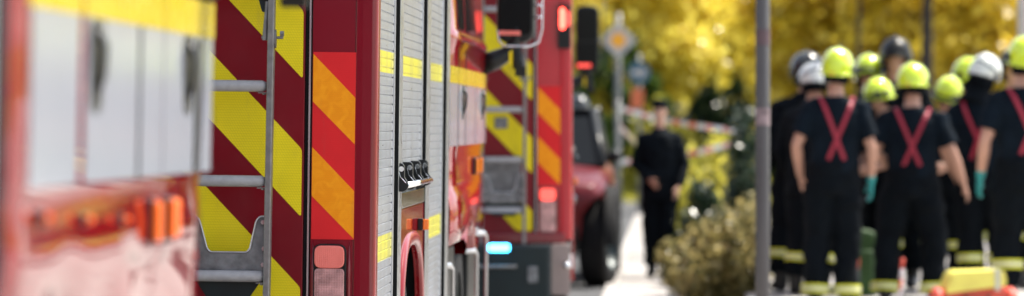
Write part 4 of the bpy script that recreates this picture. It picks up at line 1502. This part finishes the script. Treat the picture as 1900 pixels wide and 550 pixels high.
# dark van far off under the bush
def van():
    p = at(1292, 230, 77)
    c = empty("parked_van", (p.x + .1, 87, 0), "dark blue van parked across the street behind the officer", "van")
    col = mat("dark_blue_paint", (.008, .014, .024), .3, coat=.4)
    for (nm, z0, z1, w0, w1) in (("body", .35, 1.2, .92, .90), ("cabin", 1.2, 1.92, .88, .74)):
        v = []
        for y, yo in ((0, 0), (4.5, 4.5)):
            v += [(-w0, y, z0), (w0, y, z0), (w1, y + (.7 if nm == "cabin" and y == 0 else 0), z1), (-w1, y + (.7 if nm == "cabin" and y == 0 else 0), z1)]
        MB().add(v, [(0, 1, 2, 3), (7, 6, 5, 4), (0, 4, 5, 1), (1, 5, 6, 2), (2, 6, 7, 3), (3, 7, 4, 0)]).build(nm, col, c, bevel=.06)
    MB().add([(-.78, .05, 1.27), (.78, .05, 1.27), (.66, .60, 1.82), (-.66, .60, 1.82), (-.78, .1, 1.25), (.78, .1, 1.25), (.66, .65, 1.80), (-.66, .65, 1.80)],
             [(0, 1, 2, 3), (7, 6, 5, 4), (0, 4, 5, 1), (1, 5, 6, 2), (2, 6, 7, 3), (3, 7, 4, 0)]).build("windscreen", M_glass, c)
    for s in (-1, 1):
        MB().ball((s * .7, -.01, .8), (.14, .05, .09), 12, 8).build("headlight", M_chrome, c, smooth=True)
        for y in (.8, 3.7):
            w = wheel(c, 0, 0, 0, .34, .22, s)
            w.location = (s * .93, y, .34)
    MB().box(-.9, .9, -.08, .1, .38, .6).build("bumper", M_black, c, bevel=.03)
van()

# ------------------------------------------------------------------ bags and gear around the crew
M_bagy = mat("yellow_bag_fabric", (.95, .74, .14), .5, var=.15, bump=.3, bscale=30)
M_bagr = mat("red_bag_fabric", (.62, .08, .05), .5, var=.2, bump=.3, bscale=30)
p = at(1803, 500, 27.0)
bg_scale = 1.1
bg = empty("rescue_bag", (p.x, 27.0, .14), "yellow topped red rescue bag on the ground before the rightmost firefighters", "bag", rz=R(6))
hh = (p.z - .14) / bg_scale
bg.scale = (bg_scale, bg_scale, bg_scale)
MB().prism(round_poly([(-.22, .03), (.22, .03), (.215, hh - .10), (-.19, hh - .10)], .05, 5), 'xz', -.13, .15).build("bag_body", M_bagr, bg, bevel=.03)
MB().prism(round_poly([(-.20, hh - .15), (.20, hh - .10), (.185, hh), (-.14, hh - .01)], .03, 5), 'xz', -.16, .17).build("bag_lid", M_bagy, bg, bevel=.03)
for s in (-1, 1):
    MB().ball((s * .235, -.06, hh - .20), (.055, .10, .09), 14, 10).build("side_pocket", M_bagr, bg, smooth=True)
MB().tube([(-.08, -.18, hh - .16), (-.05, -.21, hh - .20), (.05, -.21, hh - .20), (.08, -.18, hh - .16)], .012, 8).build("handle", M_black, bg, smooth=True)
MB().box(.12, .155, -.166, .176, hh - .13, hh + .004).build("reflective_strip", BAND, bg)
p = at(1590, 440, 29.8)
gb = empty("green_backpack", (p.x + .01, 29.6, .14), "green backpack on the ground between two firefighters' legs", "backpack")
M_gb = mat("green_nylon", (.022, .07, .012), .6, var=.3)
MB().prism(round_poly([(-.14, 0), (.14, 0), (.13, .50), (-.10, .54)], .06, 5), 'xz', -.09, .09).build("pack_body", M_gb, gb, bevel=.03)
MB().prism(round_poly([(-.10, .08), (.10, .08), (.10, .36), (-.10, .36)], .03, 5), 'xz', -.14, -.085).build("front_pocket", M_gb, gb, bevel=.02)
p = at(1606, 484, 27.0)
rb = empty("red_canister", (p.x, 29.0, .14), "small black canister with coral red top beside the green backpack", "canister")
MB().tube([(0, 0, 0), (0, 0, .02), (0, 0, .24)], [.05, .058, .058], 18).build("canister_base", M_black, rb, smooth=True)
MB().tube([(0, 0, .24), (0, 0, .31), (0, 0, .35), (0, 0, .36)], [.058, .055, .035, .02], 18).build("canister_body", M_bagr, rb, smooth=True)
MB().tube([(0, 0, .36), (0, 0, .39)], .016, 10).build("valve", M_alu, rb, smooth=True)
p = at(1672, 485, 27.3)
rod = empty("marking_stake", (p.x - .02, 27.3, .14), "red and white striped stake in front of the central firefighter's legs", "stake")
rod.rotation_euler = (0, R(5), 0)
for k in range(5):
    MB().tube([(0, 0, k * .075), (0, 0, (k + 1) * .075)], .013, 12).build("stripe", M_bagr if k % 2 == 0 else mat("stake_white", (.7, .62, .65), .4), rod, smooth=True)

# ------------------------------------------------------------------ sky, sun, camera
w = bpy.data.worlds.new("World")
SC.world = w
w.use_nodes = True
nt = w.node_tree
sky = nt.nodes.new("ShaderNodeTexSky")
sky.sky_type = 'NISHITA'
sky.sun_disc = False
EL = R(60)
sd = Vector((.62, .42, 0)).normalized()           # horizontal direction towards the sun
sky.sun_elevation = EL
sky.sun_rotation = math.atan2(sd.x, sd.y)
sky.air_density = 1.0
sky.dust_density = 1.5
bgn = nt.nodes["Background"]
hs = nt.nodes.new('ShaderNodeHueSaturation')
hs.inputs['Saturation'].default_value = .5
nt.links.new(sky.outputs[0], hs.inputs['Color'])
nt.links.new(hs.outputs[0], bgn.inputs[0])
bgn.inputs[1].default_value = .15
sun = bpy.data.lights.new("sun", 'SUN')
sun.energy = 5.0
sun.angle = R(.5)
sun.color = (1, .93, .82)
so = bpy.data.objects.new("sun", sun)
COL.objects.link(so)
D = Vector((sd.x * math.cos(EL), sd.y * math.cos(EL), math.sin(EL)))
so.rotation_euler = D.to_track_quat('Z', 'Y').to_euler()

cam = bpy.data.cameras.new("camera")
co = bpy.data.objects.new("camera", cam)
COL.objects.link(co)
co.location = (0, 0, CH)
co.rotation_euler = (R(90), 0, 0)
cam.lens = 135
cam.sensor_width = 36
cam.shift_x = -300 / 1900
cam.shift_y = -45 / 1900
cam.clip_start = .1
cam.clip_end = 2000
cam.dof.use_dof = True
cam.dof.focus_distance = 13.1
cam.dof.aperture_fstop = 2.8
SC.camera = co
SC.view_settings.view_transform = 'Standard'
SC.view_settings.look = 'None'
SC.view_settings.gamma = 1
SC.view_settings.exposure = 1.05
SC.render.engine = 'CYCLES'
SC.cycles.use_denoising = True
SC.cycles.max_bounces = 8
SC.cycles.transparent_max_bounces = 8
